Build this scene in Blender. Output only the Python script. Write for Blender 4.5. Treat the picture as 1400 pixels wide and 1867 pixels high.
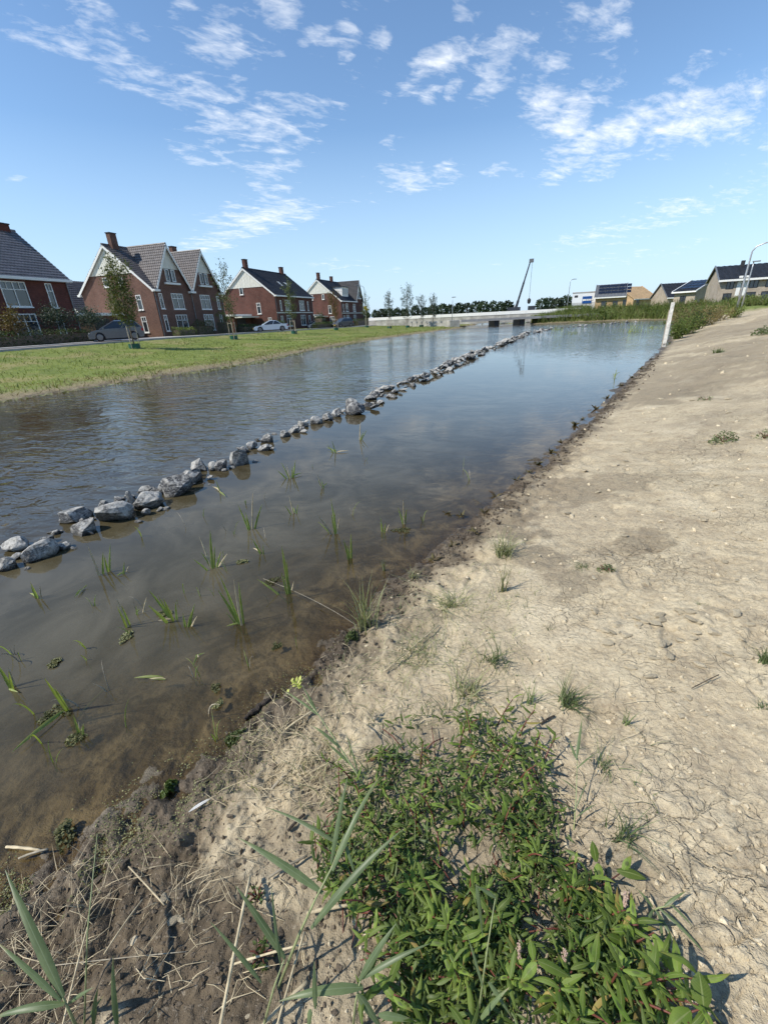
import bpy, math, random
import numpy as np
for o in list(bpy.data.objects): bpy.data.objects.remove(o)
SC = bpy.context.scene
COL = SC.collection
R = math.radians
# ---------------------------------------------------------------- camera
CAMZ = 1.85; FPX = 775.0; IW, IH = 1400.0, 1867.0
PITCH = math.atan(353.6 / FPX); ROLL = R(2.8)
_f = np.array([0, math.cos(PITCH), -math.sin(PITCH)]); _u = np.array([0, math.sin(PITCH), math.cos(PITCH)]); _r = np.array([1.0, 0, 0])
CR = _r * math.cos(ROLL) - _u * math.sin(ROLL); CU = _u * math.cos(ROLL) + _r * math.sin(ROLL); CF = _f
CC = np.array([0, 0, CAMZ])
from mathutils import Matrix, Vector, noise as mnoise
cd = bpy.data.cameras.new('camera'); cam = bpy.data.objects.new('camera', cd); COL.objects.link(cam)
cd.sensor_fit = 'VERTICAL'; cd.sensor_height = 36.0; cd.sensor_width = 27.0; cd.lens = 36.0 * FPX / IH
cd.clip_start = 0.02; cd.clip_end = 20000
cam.matrix_world = Matrix(((CR[0], CU[0], -CF[0], CC[0]), (CR[1], CU[1], -CF[1], CC[1]), (CR[2], CU[2], -CF[2], CC[2]), (0, 0, 0, 1)))
SC.camera = cam
SC.render.resolution_x = 767; SC.render.resolution_y = 1024
# ---------------------------------------------------------------- light
SUN_EL = R(46); SUN_PHI = R(18)          # sun from the left, a little behind the camera
SD = Vector((-math.cos(SUN_PHI) * math.cos(SUN_EL), -math.sin(SUN_PHI) * math.cos(SUN_EL), math.sin(SUN_EL)))
sl = bpy.data.lights.new('sun', 'SUN'); sl.energy = 4.2; sl.angle = R(0.53); sl.color = (1.0, 0.95, 0.86)
so = bpy.data.objects.new('sun', sl); COL.objects.link(so)
so.rotation_euler = SD.to_track_quat('Z', 'Y').to_euler()
VS = SC.view_settings; VS.view_transform = 'Standard'; VS.look = 'None'; VS.exposure = 0.38; VS.gamma = 1.0
VS.use_curve_mapping = False
CY = SC.cycles; CY.max_bounces = 5; CY.diffuse_bounces = 2; CY.glossy_bounces = 2; CY.transmission_bounces = 2; CY.transparent_max_bounces = 8
CY.use_adaptive_sampling = True; CY.adaptive_threshold = 0.03; CY.use_denoising = True; CY.caustics_reflective = False; CY.caustics_refractive = False
# ---------------------------------------------------------------- node helper
class NT:
    def __init__(s, tree): s.t = tree; s.n = tree.nodes; s.l = tree.links
    def add(s, typ, ins=None, **kw):
        nd = s.n.new(typ)
        for k, v in kw.items(): setattr(nd, k, v)
        for k, v in (ins or {}).items():
            sock = nd.inputs[k]
            if isinstance(v, bpy.types.NodeSocket): s.l.new(v, sock)
            else: sock.default_value = v
        return nd
    def math(s, op, a, b=None, c=None, clamp=False):
        nd = s.n.new('ShaderNodeMath'); nd.operation = op; nd.use_clamp = clamp
        for i, v in enumerate((a, b, c)):
            if v is None: continue
            if isinstance(v, bpy.types.NodeSocket): s.l.new(v, nd.inputs[i])
            else: nd.inputs[i].default_value = v
        return nd.outputs[0]
    def mix(s, f, a, b, typ='MIX'):
        nd = s.n.new('ShaderNodeMix'); nd.data_type = 'RGBA'; nd.blend_type = typ
        for i, v in ((0, f), (6, a), (7, b)):
            if isinstance(v, bpy.types.NodeSocket): s.l.new(v, nd.inputs[i])
            else: nd.inputs[i].default_value = v if i == 0 else (tuple(v) + (1,) if len(v) == 3 else v)
        return nd.outputs[2]
    def noise(s, vec, scale, det=4, rough=.55, dist=0.0, out=0):
        nd = s.add('ShaderNodeTexNoise', {'Scale': scale, 'Detail': det, 'Roughness': rough, 'Distortion': dist})
        if vec is not None: s.l.new(vec, nd.inputs['Vector'])
        return nd.outputs[out]
    def ramp(s, f, stops, interp='LINEAR'):
        nd = s.n.new('ShaderNodeValToRGB'); s.l.new(f, nd.inputs[0]); cr = nd.color_ramp; cr.interpolation = interp
        while len(cr.elements) < len(stops): cr.elements.new(0.5)
        for e, (p, c) in zip(cr.elements, stops):
            e.position = p
            e.color = (c, c, c, 1) if isinstance(c, (int, float)) else tuple(c) + (1,)
        return nd.outputs[0]
    def maprange(s, v, a, b, c=0., d=1., smooth=False):
        nd = s.n.new('ShaderNodeMapRange'); nd.clamp = True
        if smooth: nd.interpolation_type = 'SMOOTHSTEP'
        s.l.new(v, nd.inputs[0])
        for i, q in enumerate((a, b, c, d)): nd.inputs[i + 1].default_value = q
        return nd.outputs[0]
    def mapping(s, vec, scale=(1, 1, 1), rot=(0, 0, 0), loc=(0, 0, 0)):
        return s.add('ShaderNodeMapping', {'Vector': vec, 'Scale': scale, 'Rotation': rot, 'Location': loc}).outputs[0]
def new_mat(name):
    m = bpy.data.materials.new(name); m.use_nodes = True; t = m.node_tree
    for nd in list(t.nodes): t.nodes.remove(nd)
    N = NT(t); N.out = N.add('ShaderNodeOutputMaterial')
    return m, N
# ---------------------------------------------------------------- pixel rays to places
def ray(px, py):
    return (px - IW / 2) / FPX * CR - (py - IH / 2) / FPX * CU + CF
def at(px, py, z):
    d = ray(px, py); t = (z - CAMZ) / d[2]; return CC + t * d
def at_range(px, py, rng):
    """the point seen at this pixel at this horizontal distance"""
    d = ray(px, py); t = rng / math.hypot(d[0], d[1]); return CC + t * d
def on_upright(base, px, py, lean=0.0):
    """the point seen at a pixel in the upright plane through base that faces the camera, leaning forward/back by lean"""
    b = np.array(base); h = b[:2] / max(1e-6, np.linalg.norm(b[:2])); d = ray(px, py)
    t = (b[:2] @ h + lean) / (d[:2] @ h); return CC + t * d
# ---------------------------------------------------------------- sky with wispy clouds
w = bpy.data.worlds.new('World'); SC.world = w; w.use_nodes = True
w.cycles.sampling_method = 'MANUAL'; w.cycles.sample_map_resolution = 512
for nd in list(w.node_tree.nodes): w.node_tree.nodes.remove(nd)
N = NT(w.node_tree); wout = N.add('ShaderNodeOutputWorld')
sky = N.add('ShaderNodeTexSky', sky_type='NISHITA'); sky.sun_disc = False; sky.sun_elevation = SUN_EL
sky.sun_rotation = math.atan2(SD.x, SD.y); sky.air_density = 1.0; sky.dust_density = 0.0; sky.ozone_density = 1.6; sky.altitude = 0
tc = N.add('ShaderNodeTexCoord').outputs['Generated']
sep = N.add('ShaderNodeSeparateXYZ', {0: tc})
zc = N.math('MAXIMUM', sep.outputs[2], 0.03)
zc = N.math('ADD', zc, 0.10)
plane = N.add('ShaderNodeCombineXYZ', {0: N.math('DIVIDE', sep.outputs[0], zc), 1: N.math('DIVIDE', sep.outputs[1], zc), 2: 0.0}).outputs[0]
# cloud banks: (pixel x, pixel y, half width, half height along its own axes in radians, tilt, weight)
BANKS = [(100, 75, .17, .05, -14, .84), (190, 100, .13, .06, -20, .86), (300, 145, .13, .045, -8, .90), (265, 65, .05, .03, 0, .8), (330, 25, .04, .04, 60, .85), (400, 75, .13, .05, 25, .9), (480, 35, .09, .06, 40, .88), (360, 110, .10, .035, 10, .8), (140, 10, .10, .03, 0, .7),
         (545, 190, .11, .03, 0, .92), (465, 235, .14, .045, 0, 1.0), (430, 180, .06, .04, 70, .75), (520, 290, .13, .05, 30, .92), (350, 285, .08, .02, -14, .85), (430, 290, .08, .03, 0, .7), (485, 395, .15, .04, 8, 1.02), (410, 432, .13, .03, 16, .95), (500, 345, .1, .05, 40, .9),
         (745, 325, .09, .028, -6, 1.0), (810, 320, .05, .025, 0, .9), (675, 360, .06, .02, 0, .65), (815, 105, .12, .032, 16, 1.02), (925, 85, .09, .04, 5, 1.02), (985, 75, .06, .03, 20, .8), (1050, 50, .05, .04, 60, .85), (1105, 50, .05, .05, 50, .98), (900, 155, .06, .03, 20, .8), (785, 175, .04, .02, 30, .75), (825, 160, .03, .02, 60, .85),
         (1000, 150, .055, .10, 0, 1.0), (1050, 205, .08, .045, 40, 1.05), (1070, 270, .10, .035, 25, 1.05), (1140, 245, .10, .04, 28, 1.03), (1260, 215, .13, .055, -4, 1.06), (1330, 200, .09, .05, 10, .92), (1230, 160, .10, .03, 25, .85), (1130, 130, .05, .05, 60, .75), (1290, 130, .06, .03, 0, .7),
         (575, 85, .06, .03, 10, .88), (632, 75, .04, .035, 60, .85), (688, 78, .03, .03, 60, .85), (670, 128, .06, .022, 10, .85), (850, 20, .06, .03, 10, .75), (710, 265, .04, .025, 0, .78), (655, 5, .08, .02, 0, .75), (905, 305, .04, .018, 0, .85), (950, 308, .05, .02, 0, .6), (1115, 320, .07, .014, 0, .72),
         (1190, 400, .20, .035, 8, .82), (1060, 435, .10, .022, 8, .85), (1260, 385, .10, .025, 5, .72), (1370, 350, .08, .05, 40, .78), (1130, 470, .20, .02, 3, .68), (620, 480, .12, .018, 0, .7), (760, 490, .12, .015, 0, .62), (900, 480, .08, .015, 0, .6), (20, 325, .05, .010, 0, .8), (1400, 270, .1, .1, 0, .6)]
tot = None
for px, py, a, b, tilt, wgt in BANKS:
    d = ray(px, py); d = d / np.linalg.norm(d)
    e1 = np.cross(d, [0, 0, 1]); e1 /= np.linalg.norm(e1); e2 = np.cross(e1, d)
    c_, s_ = math.cos(R(tilt)), math.sin(R(tilt)); f1 = e1 * c_ + e2 * s_; f2 = -e1 * s_ + e2 * c_; f3 = np.cross(f1, f2)
    eul = Matrix(((f1[0], f2[0], f3[0]), (f1[1], f2[1], f3[1]), (f1[2], f2[2], f3[2]))).to_euler()
    q = N.add('ShaderNodeMapping', {'Vector': tc, 'Location': tuple(d), 'Rotation': tuple(eul), 'Scale': (a * 1.7, b * 1.7, .6)}, vector_type='TEXTURE').outputs[0]
    ln = N.add('ShaderNodeVectorMath', {0: q}, operation='LENGTH').outputs['Value']
    g = N.maprange(ln, 1.0, .1, 0, wgt, True)
    tot = g if tot is None else N.math('MAXIMUM', tot, g)
# the rest of the sky carries the same thin banks at random
bankn = N.maprange(N.noise(plane, 0.55, 3, .5), .52, .75, 0, .8)
front = N.maprange(sep.outputs[1], 0.1, -0.25)
tot = N.math('MAXIMUM', tot, N.math('MULTIPLY', bankn, front))
wv = N.mapping(plane, (1.0, 1.0, 1), (0, 0, R(-28)))
wv = N.mapping(wv, (1.0, 1.7, 1))
n1 = N.noise(wv, 4.6, 6, .62, .5); n2 = N.noise(wv, 13.0, 4, .62, .4); n3 = N.noise(wv, 1.6, 2, .5, .5)
nn = N.math('ADD', N.math('MULTIPLY', n1, .52), N.math('ADD', N.math('MULTIPLY', n2, .29), N.math('MULTIPLY', n3, .19)))
thr = N.math('SUBTRACT', 0.718, N.math('MULTIPLY', tot, 0.30))
den = N.math('MULTIPLY', N.math('MAXIMUM', N.math('SUBTRACT', nn, thr), 0.0), 4.8, clamp=True)
den = N.math('MULTIPLY', N.math('POWER', den, 1.15), .86)
skyc = N.mix(1.0, sky.outputs[0], (0.90, 1.02, 1.10), 'MULTIPLY')
hz = N.maprange(sep.outputs[2], .30, 0.0, 0, .88)
skyc = N.mix(hz, skyc, (3.5, 4.75, 6.3))
cloud = N.mix(den, skyc, (6.9, 7.2, 7.6))
bg = N.add('ShaderNodeBackground', {'Color': cloud, 'Strength': 0.125})
N.l.new(bg.outputs[0], wout.inputs[0])
# ---------------------------------------------------------------- mesh helpers
def mesh_np(name, V, Fq, smooth=True, uv=None, attrs=None):
    """V (n,3); Fq (m,k) same-size polygons"""
    V = np.asarray(V, np.float32); Fq = np.asarray(Fq, np.int32); me = bpy.data.meshes.new(name)
    m, k = Fq.shape
    me.vertices.add(len(V)); me.vertices.foreach_set('co', V.ravel())
    me.loops.add(m * k); me.loops.foreach_set('vertex_index', Fq.ravel())
    me.polygons.add(m); me.polygons.foreach_set('loop_start', np.arange(0, m * k, k, dtype=np.int32))
    me.polygons.foreach_set('loop_total', np.full(m, k, np.int32))
    me.polygons.foreach_set('use_smooth', np.full(m, smooth, bool))
    if uv is not None:
        l = me.uv_layers.new(name='uv'); l.data.foreach_set('uv', np.asarray(uv, np.float32)[Fq.ravel()].ravel())
    for an, av in (attrs or {}).items():
        at_ = me.attributes.new(an, 'FLOAT', 'POINT'); at_.data.foreach_set('value', np.asarray(av, np.float32))
    me.update(calc_edges=True); me.validate(); return me
def put(name, me, mat=None, parent=None, loc=None, rot=None, scale=None, label=None, cat=None, group=None, kind=None):
    o = bpy.data.objects.new(name, me); COL.objects.link(o)
    if mat is not None and me is not None and not me.materials:
        for m_ in (mat if isinstance(mat, (list, tuple)) else [mat]): me.materials.append(m_)
    if parent is not None: o.parent = parent
    if loc is not None: o.location = [float(q) for q in loc]
    if rot is not None: o.rotation_euler = rot
    if scale is not None: o.scale = scale if hasattr(scale, '__len__') else (scale,) * 3
    if label: o['label'] = label
    if cat: o['category'] = cat
    if group: o['group'] = group
    if kind: o['kind'] = kind
    return o
def thing(name, loc, rotz=0.0, label=None, cat=None, group=None, rot=None, scale=None):
    return put(name, None, None, None, loc, rot or (0, 0, rotz), scale, label, cat, group)
class MB:
    """collects shapes into one mesh"""
    def __init__(s): s.v = []; s.f = []
    def raw(s, vs, fs):
        b = len(s.v); s.v += [tuple(map(float, q)) for q in vs]; s.f += [tuple(b + i for i in f) for f in fs]; return s
    def box(s, x0, x1, y0, y1, z0, z1):
        return s.raw([(x0, y0, z0), (x1, y0, z0), (x1, y1, z0), (x0, y1, z0), (x0, y0, z1), (x1, y0, z1), (x1, y1, z1), (x0, y1, z1)],
                     [(0, 3, 2, 1), (4, 5, 6, 7), (0, 1, 5, 4), (1, 2, 6, 5), (2, 3, 7, 6), (3, 0, 4, 7)])
    def quad(s, *p): return s.raw(p, [tuple(range(len(p)))])
    def prism(s, poly, axis, a, b):
        """poly: list of 2-D points, extruded along axis (0 x: poly is yz, 1 y: poly is xz, 2 z: poly is xy)"""
        def P(q, t): return {0: (t, q[0], q[1]), 1: (q[0], t, q[1]), 2: (q[0], q[1], t)}[axis]
        n = len(poly); vs = [P(q, a) for q in poly] + [P(q, b) for q in poly]
        fs = [tuple(range(n - 1, -1, -1)), tuple(range(n, 2 * n))] + [(i, (i + 1) % n, n + (i + 1) % n, n + i) for i in range(n)]
        return s.raw(vs, fs)
    def tube(s, pts, rad, seg=6, cap=True):
        pts = [Vector([float(c) for c in p]) for p in pts]; n = len(pts)
        if not hasattr(rad, '__len__'): rad = [rad] * n
        ref = None; rings = []
        for i, p in enumerate(pts):
            t = (pts[min(i + 1, n - 1)] - pts[max(i - 1, 0)]).normalized()
            if ref is None: ref = t.orthogonal().normalized()
            ref = (ref - t * ref.dot(t)); ref = ref.normalized() if ref.length > 1e-6 else t.orthogonal().normalized()
            bi = t.cross(ref)
            rings.append([p + (ref * math.cos(2 * math.pi * k / seg) + bi * math.sin(2 * math.pi * k / seg)) * rad[i] for k in range(seg)])
        vs = [q for r_ in rings for q in r_]; fs = []
        for i in range(n - 1):
            for k in range(seg):
                k2 = (k + 1) % seg; fs.append((i * seg + k, i * seg + k2, (i + 1) * seg + k2, (i + 1) * seg + k))
        if cap: fs += [tuple(range(seg - 1, -1, -1)), tuple((n - 1) * seg + k for k in range(seg))]
        return s.raw(vs, fs)
    def mesh(s, name, smooth=False):
        me = bpy.data.meshes.new(name); me.from_pydata(s.v, [], s.f); me.update()
        if smooth: me.polygons.foreach_set('use_smooth', np.ones(len(me.polygons), bool))
        return me
    def put(s, name, mat, parent=None, smooth=False, **kw): return put(name, s.mesh(name, smooth), mat, parent, **kw)
rng = np.random.default_rng(7); rnd = random.Random(7)
# ---------------------------------------------------------------- vector noise for shaping
def _hash(ix, iy, seed):
    h = (ix.astype(np.int64) * 374761393 + iy.astype(np.int64) * 668265263 + seed * 974634777) & 0xffffffff
    h = ((h ^ (h >> 13)) * 1274126177) & 0xffffffff
    return ((h ^ (h >> 16)) & 0xffff) / 65535.0
def vnoise(x, y, seed=0):
    ix = np.floor(x); iy = np.floor(y); fx = x - ix; fy = y - iy
    fx = fx * fx * fx * (fx * (fx * 6 - 15) + 10); fy = fy * fy * fy * (fy * (fy * 6 - 15) + 10)
    a = _hash(ix, iy, seed); b = _hash(ix + 1, iy, seed); c = _hash(ix, iy + 1, seed); d = _hash(ix + 1, iy + 1, seed)
    return (a * (1 - fx) + b * fx) * (1 - fy) + (c * (1 - fx) + d * fx) * fy - 0.5
def fbm(x, y, scale, octv=4, seed=0, gain=.5):
    t = 0; a = 1.0
    for i in range(octv):
        c, s = math.cos(i * 1.1), math.sin(i * 1.1)
        t = t + a * vnoise((x * c - y * s) * scale, (x * s + y * c) * scale, seed + i); a *= gain; scale *= 2.03
    return t
def voro(x, y, seed):
    """distance to nearest cell edge (F2-F1) and the cell's random number"""
    ix = np.floor(x); iy = np.floor(y); f1 = np.full(x.shape, 9.); f2 = np.full(x.shape, 9.); cid = np.zeros(x.shape)
    for dx in (-1, 0, 1):
        for dy in (-1, 0, 1):
            jx = ix + dx; jy = iy + dy
            d = np.hypot(jx + _hash(jx, jy, seed) - x, jy + _hash(jx, jy, seed + 5) - y)
            n1 = d < f1
            f2 = np.where(n1, f1, np.minimum(f2, d)); cid = np.where(n1, _hash(jx, jy, seed + 9), cid); f1 = np.where(n1, d, f1)
    return f2 - f1, cid
def sstep(a, b, x):
    t = np.clip((x - a) / (b - a), 0, 1); return t * t * (3 - 2 * t)
# ---------------------------------------------------------------- terrain
AL = R(17.5); SU = np.array([math.sin(AL), math.cos(AL)]); SNV = np.array([-math.cos(AL), math.sin(AL)])   # along the street / away from the canal
def street(s, d): q = s * SU + d * SNV; return float(q[0]), float(q[1])
LEFT = np.array([(-40, -40), (-24, -6), (-16.5, 6), (-11.9, 13.8), (-9.8, 17.8), (-7.2, 23.1), (-3.6, 34.8), (.84, 45.3), (10.1, 62.4), (13.5, 70), (20, 90), (34, 140)], float)
RIGHT = np.array([(46, 138), (31, 90), (25.0, 75), (23.8, 70), (26, 68.4), (30, 68.0), (34, 67), (37, 64), (38, 59), (32, 49), (20, 31), (15, 23.3), (12.3, 19.56), (4.76, 9.06), (2.34, 5.7), (.94, 3.86),
                  (-.03, 2.66), (-.38, 2.07), (-.79, 1.39), (-1.1, 1.13), (-1.5, .82), (-3, -.5), (-9, -6), (-25, -25), (-34, -40)], float)
def pl_dist(x, y, P):
    best = np.full(x.shape, 1e9)
    for (ax, ay), (bx, by) in zip(P[:-1], P[1:]):
        dx, dy = bx - ax, by - ay; t = np.clip(((x - ax) * dx + (y - ay) * dy) / (dx * dx + dy * dy), 0, 1)
        best = np.minimum(best, np.hypot(x - ax - t * dx, y - ay - t * dy))
    return best
POLY = np.vstack([LEFT, RIGHT])
def inside(x, y):
    c = np.zeros(x.shape, bool); n = len(POLY)
    for i in range(n):
        ax, ay = POLY[i]; bx, by = POLY[(i + 1) % n]
        if ay == by: continue
        c ^= ((ay > y) != (by > y)) & (x < (bx - ax) * (y - ay) / (by - ay) + ax)
    return c
def zst(s): return np.interp(s, [-20, 31, 43, 57, 67, 87, 97, 140], [1.1, 1.06, .95, .82, .72, .50, .38, .30])
def bank_z(x, y):
    """smooth height, plus the distances used for colouring"""
    x = np.asarray(x, float); y = np.asarray(y, float)
    dl = pl_dist(x, y, LEFT); dr = pl_dist(x, y, RIGHT); ins = inside(x, y); s = x * SU[0] + y * SU[1]; d = x * SNV[0] + y * SNV[1]
    near = np.minimum(dl, dr)
    wob = fbm(x, y, 1.3, 3, 31) * .25 * sstep(.0, 1.5, np.hypot(x, y)) + fbm(x, y, .25, 2, 35) * .5 * sstep(6, 20, np.hypot(x, y))
    dr2 = np.maximum(0, dr + wob * np.exp(-dr / 1.2)); dl2 = np.maximum(0, dl + wob * 1.3)
    # left bank
    t = dl2 / (dl2 + np.maximum(0.01, 28.3 - d)); zs = zst(s)
    zl = .10 * sstep(0, .35, dl2) + (zs - .10 - .02) * t ** 2.2
    zl = np.where(d > 28.25, zs - .02, zl)
    # right bank
    cap = np.where(y > 45, 1.35, 1.72); q = .14 * dr2 + .07 * np.maximum(0, dr2 - .9)
    zr = cap * (1 - np.exp(-(q / cap) ** 1.25 * 1.05)) ; zr = np.where(dr2 < 1.6, np.minimum(zr, .145 * dr2 + .01 * dr2 ** 2), zr)
    zr = .145 * np.minimum(dr2, 1.2) + (cap - .174) * (1 - np.exp(-np.maximum(0, dr2 - 1.2) * .21 / (cap - .174)))
    zr = np.where((y > 45) & (x > 10), .1 * sstep(0, .4, dr2) + 1.1 * sstep(0, 7, dr2), zr)
    bed = -np.minimum(.75, .12 * np.maximum(0, dr2 - .0) + .015 * dr2 ** 2)
    bed = np.maximum(bed, -np.minimum(.75, .22 * dl2))
    z = np.where(ins, bed, np.where(dl < dr, zl, zr))
    return z, dl, dr, ins, s, d
def relief(x, y, z, dl, dr, ins):
    right = (dr < dl); rr = np.hypot(x, y)
    fade = 1 - sstep(9, 30, rr)
    n = fbm(x, y, .9, 3, 3) * .04 * sstep(.1, 1.2, dr) + fbm(x, y, 4.0, 3, 11) * .010 + fbm(x, y, 17., 3, 17) * .0055
    # clods: ridged lumps in patches
    clp = sstep(-.10, .22, fbm(x, y, .55, 3, 23) + .12 * sstep(4, 8, rr)); e, c = voro(x * 11 + fbm(x, y, 6, 2, 41), y * 11 + fbm(x, y, 6, 2, 42), 3)
    n = n + clp * (np.minimum(e, .35) * .028 * c)
    e2, c2 = voro(x * 24 + fbm(x, y, 9, 2, 51) * 2, y * 24, 7); n = n + (c2 > .55) * np.minimum(e2, .4) * .010 * (.35 + clp)
    # drying cracks
    wx = x + fbm(x, y, 5, 3, 61) * .09; wy = y + fbm(x, y, 5, 3, 67) * .09
    e3, _ = voro(wx * 4.2, wy * 4.2, 13); e4, _ = voro(wx * 9.5 + 3, wy * 9.5, 19); dry = sstep(1.0, 1.5, dr) * sstep(-.25, .0, fbm(x, y, .8, 2, 71) + .12)
    n = n - dry * (.009 * (1 - sstep(.012, .05, e3)) + .006 * (1 - sstep(.01, .05, e4)))
    # old footmarks and two faint wheel ruts
    rf = np.random.default_rng(88)
    for wx0, wy0, hd, nst in ((1.0, 1.2, 1.05, 9), (1.9, 1.5, .75, 10), (3.2, 3.4, .9, 9), (.7, 2.6, .95, 8), (2.6, 2.2, 1.25, 7)):
        for q in range(nst):
            ccx = wx0 + math.cos(hd) * q * .62 + (q % 2 - .5) * .24 * math.sin(hd) + rf.normal() * .05; ccy = wy0 + math.sin(hd) * q * .62 - (q % 2 - .5) * .24 * math.cos(hd) + rf.normal() * .05; a_ = hd + rf.normal() * .15
            near_ = (np.abs(x - ccx) < .3) & (np.abs(y - ccy) < .3)
            if not near_.any(): continue
            ux = (x[near_] - ccx) * math.cos(a_) + (y[near_] - ccy) * math.sin(a_); uy = -(x[near_] - ccx) * math.sin(a_) + (y[near_] - ccy) * math.cos(a_); e_ = np.hypot(ux / .15, uy / .055)
            n[near_] += -.011 * (1 - sstep(.7, 1.05, e_)) + .006 * np.exp(-((e_ - 1.2) / .22) ** 2) - .003 * (np.sin(ux * 260) > .2) * (e_ < .8)
    for off in (4.6, 6.3):
        e_ = np.abs(dr + fbm(x, y, .22, 2, 77) * 1.2 - off) / .16; n = n - .03 * (1 - sstep(.5, 1.1, e_)) * sstep(3.5, 6, rr) + .015 * np.exp(-((e_ - 1.4) / .35) ** 2) * sstep(3.5, 6, rr)
    # trampled mud near the water
    mud = (1 - sstep(.25, .9, dr)); n = n + mud * (fbm(x, y, 9, 4, 81, .6) * .05) * np.where(ins, .45, 1)
    n = n * fade * np.where(right, 1, 0)
    n = n + np.where(right, fbm(x, y, .45, 4, 91) * .22 * sstep(6, 16, rr) * sstep(.2, 2.5, dr) * np.where(ins, 0, 1), 0)
    n = n + np.where(~right & ~ins, fbm(x, y, .8, 3, 95) * .06 * sstep(0, 1, dl) * sstep(1, 3, 27 - (x * SNV[0] + y * SNV[1])), 0)
    return n
ang = np.concatenate([np.arange(-180, -86, 6.), np.arange(-86, 86.01, .3), np.arange(92, 180, 6.)])
rad = [.10]
while rad[-1] < 7: rad.append(rad[-1] * 1.0056)
while rad[-1] < 150: rad.append(rad[-1] * 1.02)
while rad[-1] < 9000: rad.append(rad[-1] * 1.15)
rad = np.array(rad); A, Rr = np.meshgrid(np.radians(ang), rad); na = len(ang); nr = len(rad)
TX = (Rr * np.sin(A)).ravel(); TY = (Rr * np.cos(A)).ravel()
tz, dl, dr, ins, ts, td = bank_z(TX, TY); TZ = tz + relief(TX, TY, tz, dl, dr, ins)
TZg = TZ.reshape(nr, na); tzg = tz.reshape(nr, na); lrad = np.log(rad)
def lookup(grid, x, y):
    """bilinear height from the ground sheet itself"""
    x = np.atleast_1d(np.asarray(x, float)); y = np.atleast_1d(np.asarray(y, float)); a_ = np.degrees(np.arctan2(x, y)); l_ = np.log(np.maximum(np.hypot(x, y), .1001))
    i = np.clip(np.searchsorted(lrad, l_) - 1, 0, nr - 2); f = np.clip((l_ - lrad[i]) / (lrad[i + 1] - lrad[i]), 0, 1); j = np.clip(np.searchsorted(ang, a_) - 1, 0, na - 2); g = np.clip((a_ - ang[j]) / (ang[j + 1] - ang[j]), 0, 1)
    return (grid[i, j] * (1 - g) + grid[i, j + 1] * g) * (1 - f) + (grid[i + 1, j] * (1 - g) + grid[i + 1, j + 1] * g) * f
def height(x, y): return lookup(TZg, x, y)
def gz(x, y): return float(height(x, y)[0])
def gnd_many(pts):
    """where the rays through these pixels meet the ground (or the water, whichever is higher)"""
    D = np.array([ray(px, py) for px, py in pts]); n = len(D); t = np.full(n, .3); tp = t.copy(); out = np.full(n, 60.); live = np.arange(n)
    for _ in range(330):
        P = CC + D[live] * t[live][:, None]; hit = P[:, 2] <= np.maximum(lookup(tzg, P[:, 0], P[:, 1]), 0); idx = live[hit]
        if len(idx):
            lo = tp[idx].copy(); h_ = t[idx].copy(); Dh = D[idx]
            for _ in range(12):
                m = (lo + h_) / 2; Q = CC + Dh * m[:, None]; below = Q[:, 2] <= np.maximum(lookup(tzg, Q[:, 0], Q[:, 1]), 0); h_ = np.where(below, m, h_); lo = np.where(below, lo, m)
            out[idx] = h_
        live = live[~hit]
        if not len(live): break
        tp[live] = t[live]; t[live] = t[live] * 1.025
    P = CC + D * out[:, None]; P[:, 2] = np.maximum(height(P[:, 0], P[:, 1]), 0); return P
def gnd(px, py): return gnd_many([(px, py)])[0]
# patches where the soil is damp, wet or trampled: pixel, radius in metres, strength
DAMP = [(120, 1720, .42, 1), (330, 1760, .36, 1), (40, 1850, .45, 1), (250, 1620, .25, .9), (430, 1800, .2, .8), (1165, 990, .30, .5), (1040, 1065, .22, .42), (975, 1020, .28, .42), (1120, 880, .5, .4), (930, 960, .4, .6), (1010, 890, .6, .5), (1250, 690, 2.8, .42), (1360, 640, 5., .42), (1180, 720, 1.4, .5), (1330, 600, 7., .38),
        (640, 1250, .22, .55), (800, 1350, .14, .5), (720, 1500, .5, .5), (900, 1560, .4, .5), (850, 1750, .5, .5), (760, 1140, .2, .5), (580, 1420, .2, .55), (1270, 620, 4., .4)]
dampv = np.zeros(len(TX))
for (px, py, rr_, st_), q in zip(DAMP, gnd_many([d_[:2] for d_ in DAMP])):
    e_ = np.hypot(TX - q[0], TY - q[1]) / rr_ + fbm(TX, TY, 2.2 / rr_ ** .5, 4, int(px)) * .9; dampv = np.maximum(dampv, st_ * (1 - sstep(.55, 1.05, e_ + fbm(TX, TY, 14., 3, 3) * .35)))
i = np.arange(nr - 1)[:, None] * na; j = np.arange(na)[None, :]; j2 = (j + 1) % na
TF = np.stack([(i + j), (i + j2), (i + na + j2), (i + na + j)], -1).reshape(-1, 4)
TV = np.stack([TX, TY, TZ], 1); cen = len(TV); TV = np.vstack([TV, [0, 0, float(TZ[0])]])
lawn = np.where((dl < dr) & ~ins, 1., 0.); farveg = ((TY > 45) & (TX > 12) & (dr < dl) & ~ins).astype(float)
shore = np.where(ins, -np.minimum(dl, dr), np.minimum(dl, dr))
at_ = {'damp': np.append(dampv, .3), 'lawn': np.append(np.maximum(lawn, farveg), 0), 'shore': np.append(shore, 1.5), 'street': np.append(td, 0)}
ground_me = mesh_np('ground', TV, TF, True, None, at_)
m, N = new_mat('bank_soil'); MAT_GROUND = m
geo = N.add('ShaderNodeNewGeometry'); pos = geo.outputs['Position']
def A_(nm): return N.add('ShaderNodeAttribute', attribute_name=nm).outputs['Fac']
sh = A_('shore'); lw = A_('lawn'); sd_ = A_('street')
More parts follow.
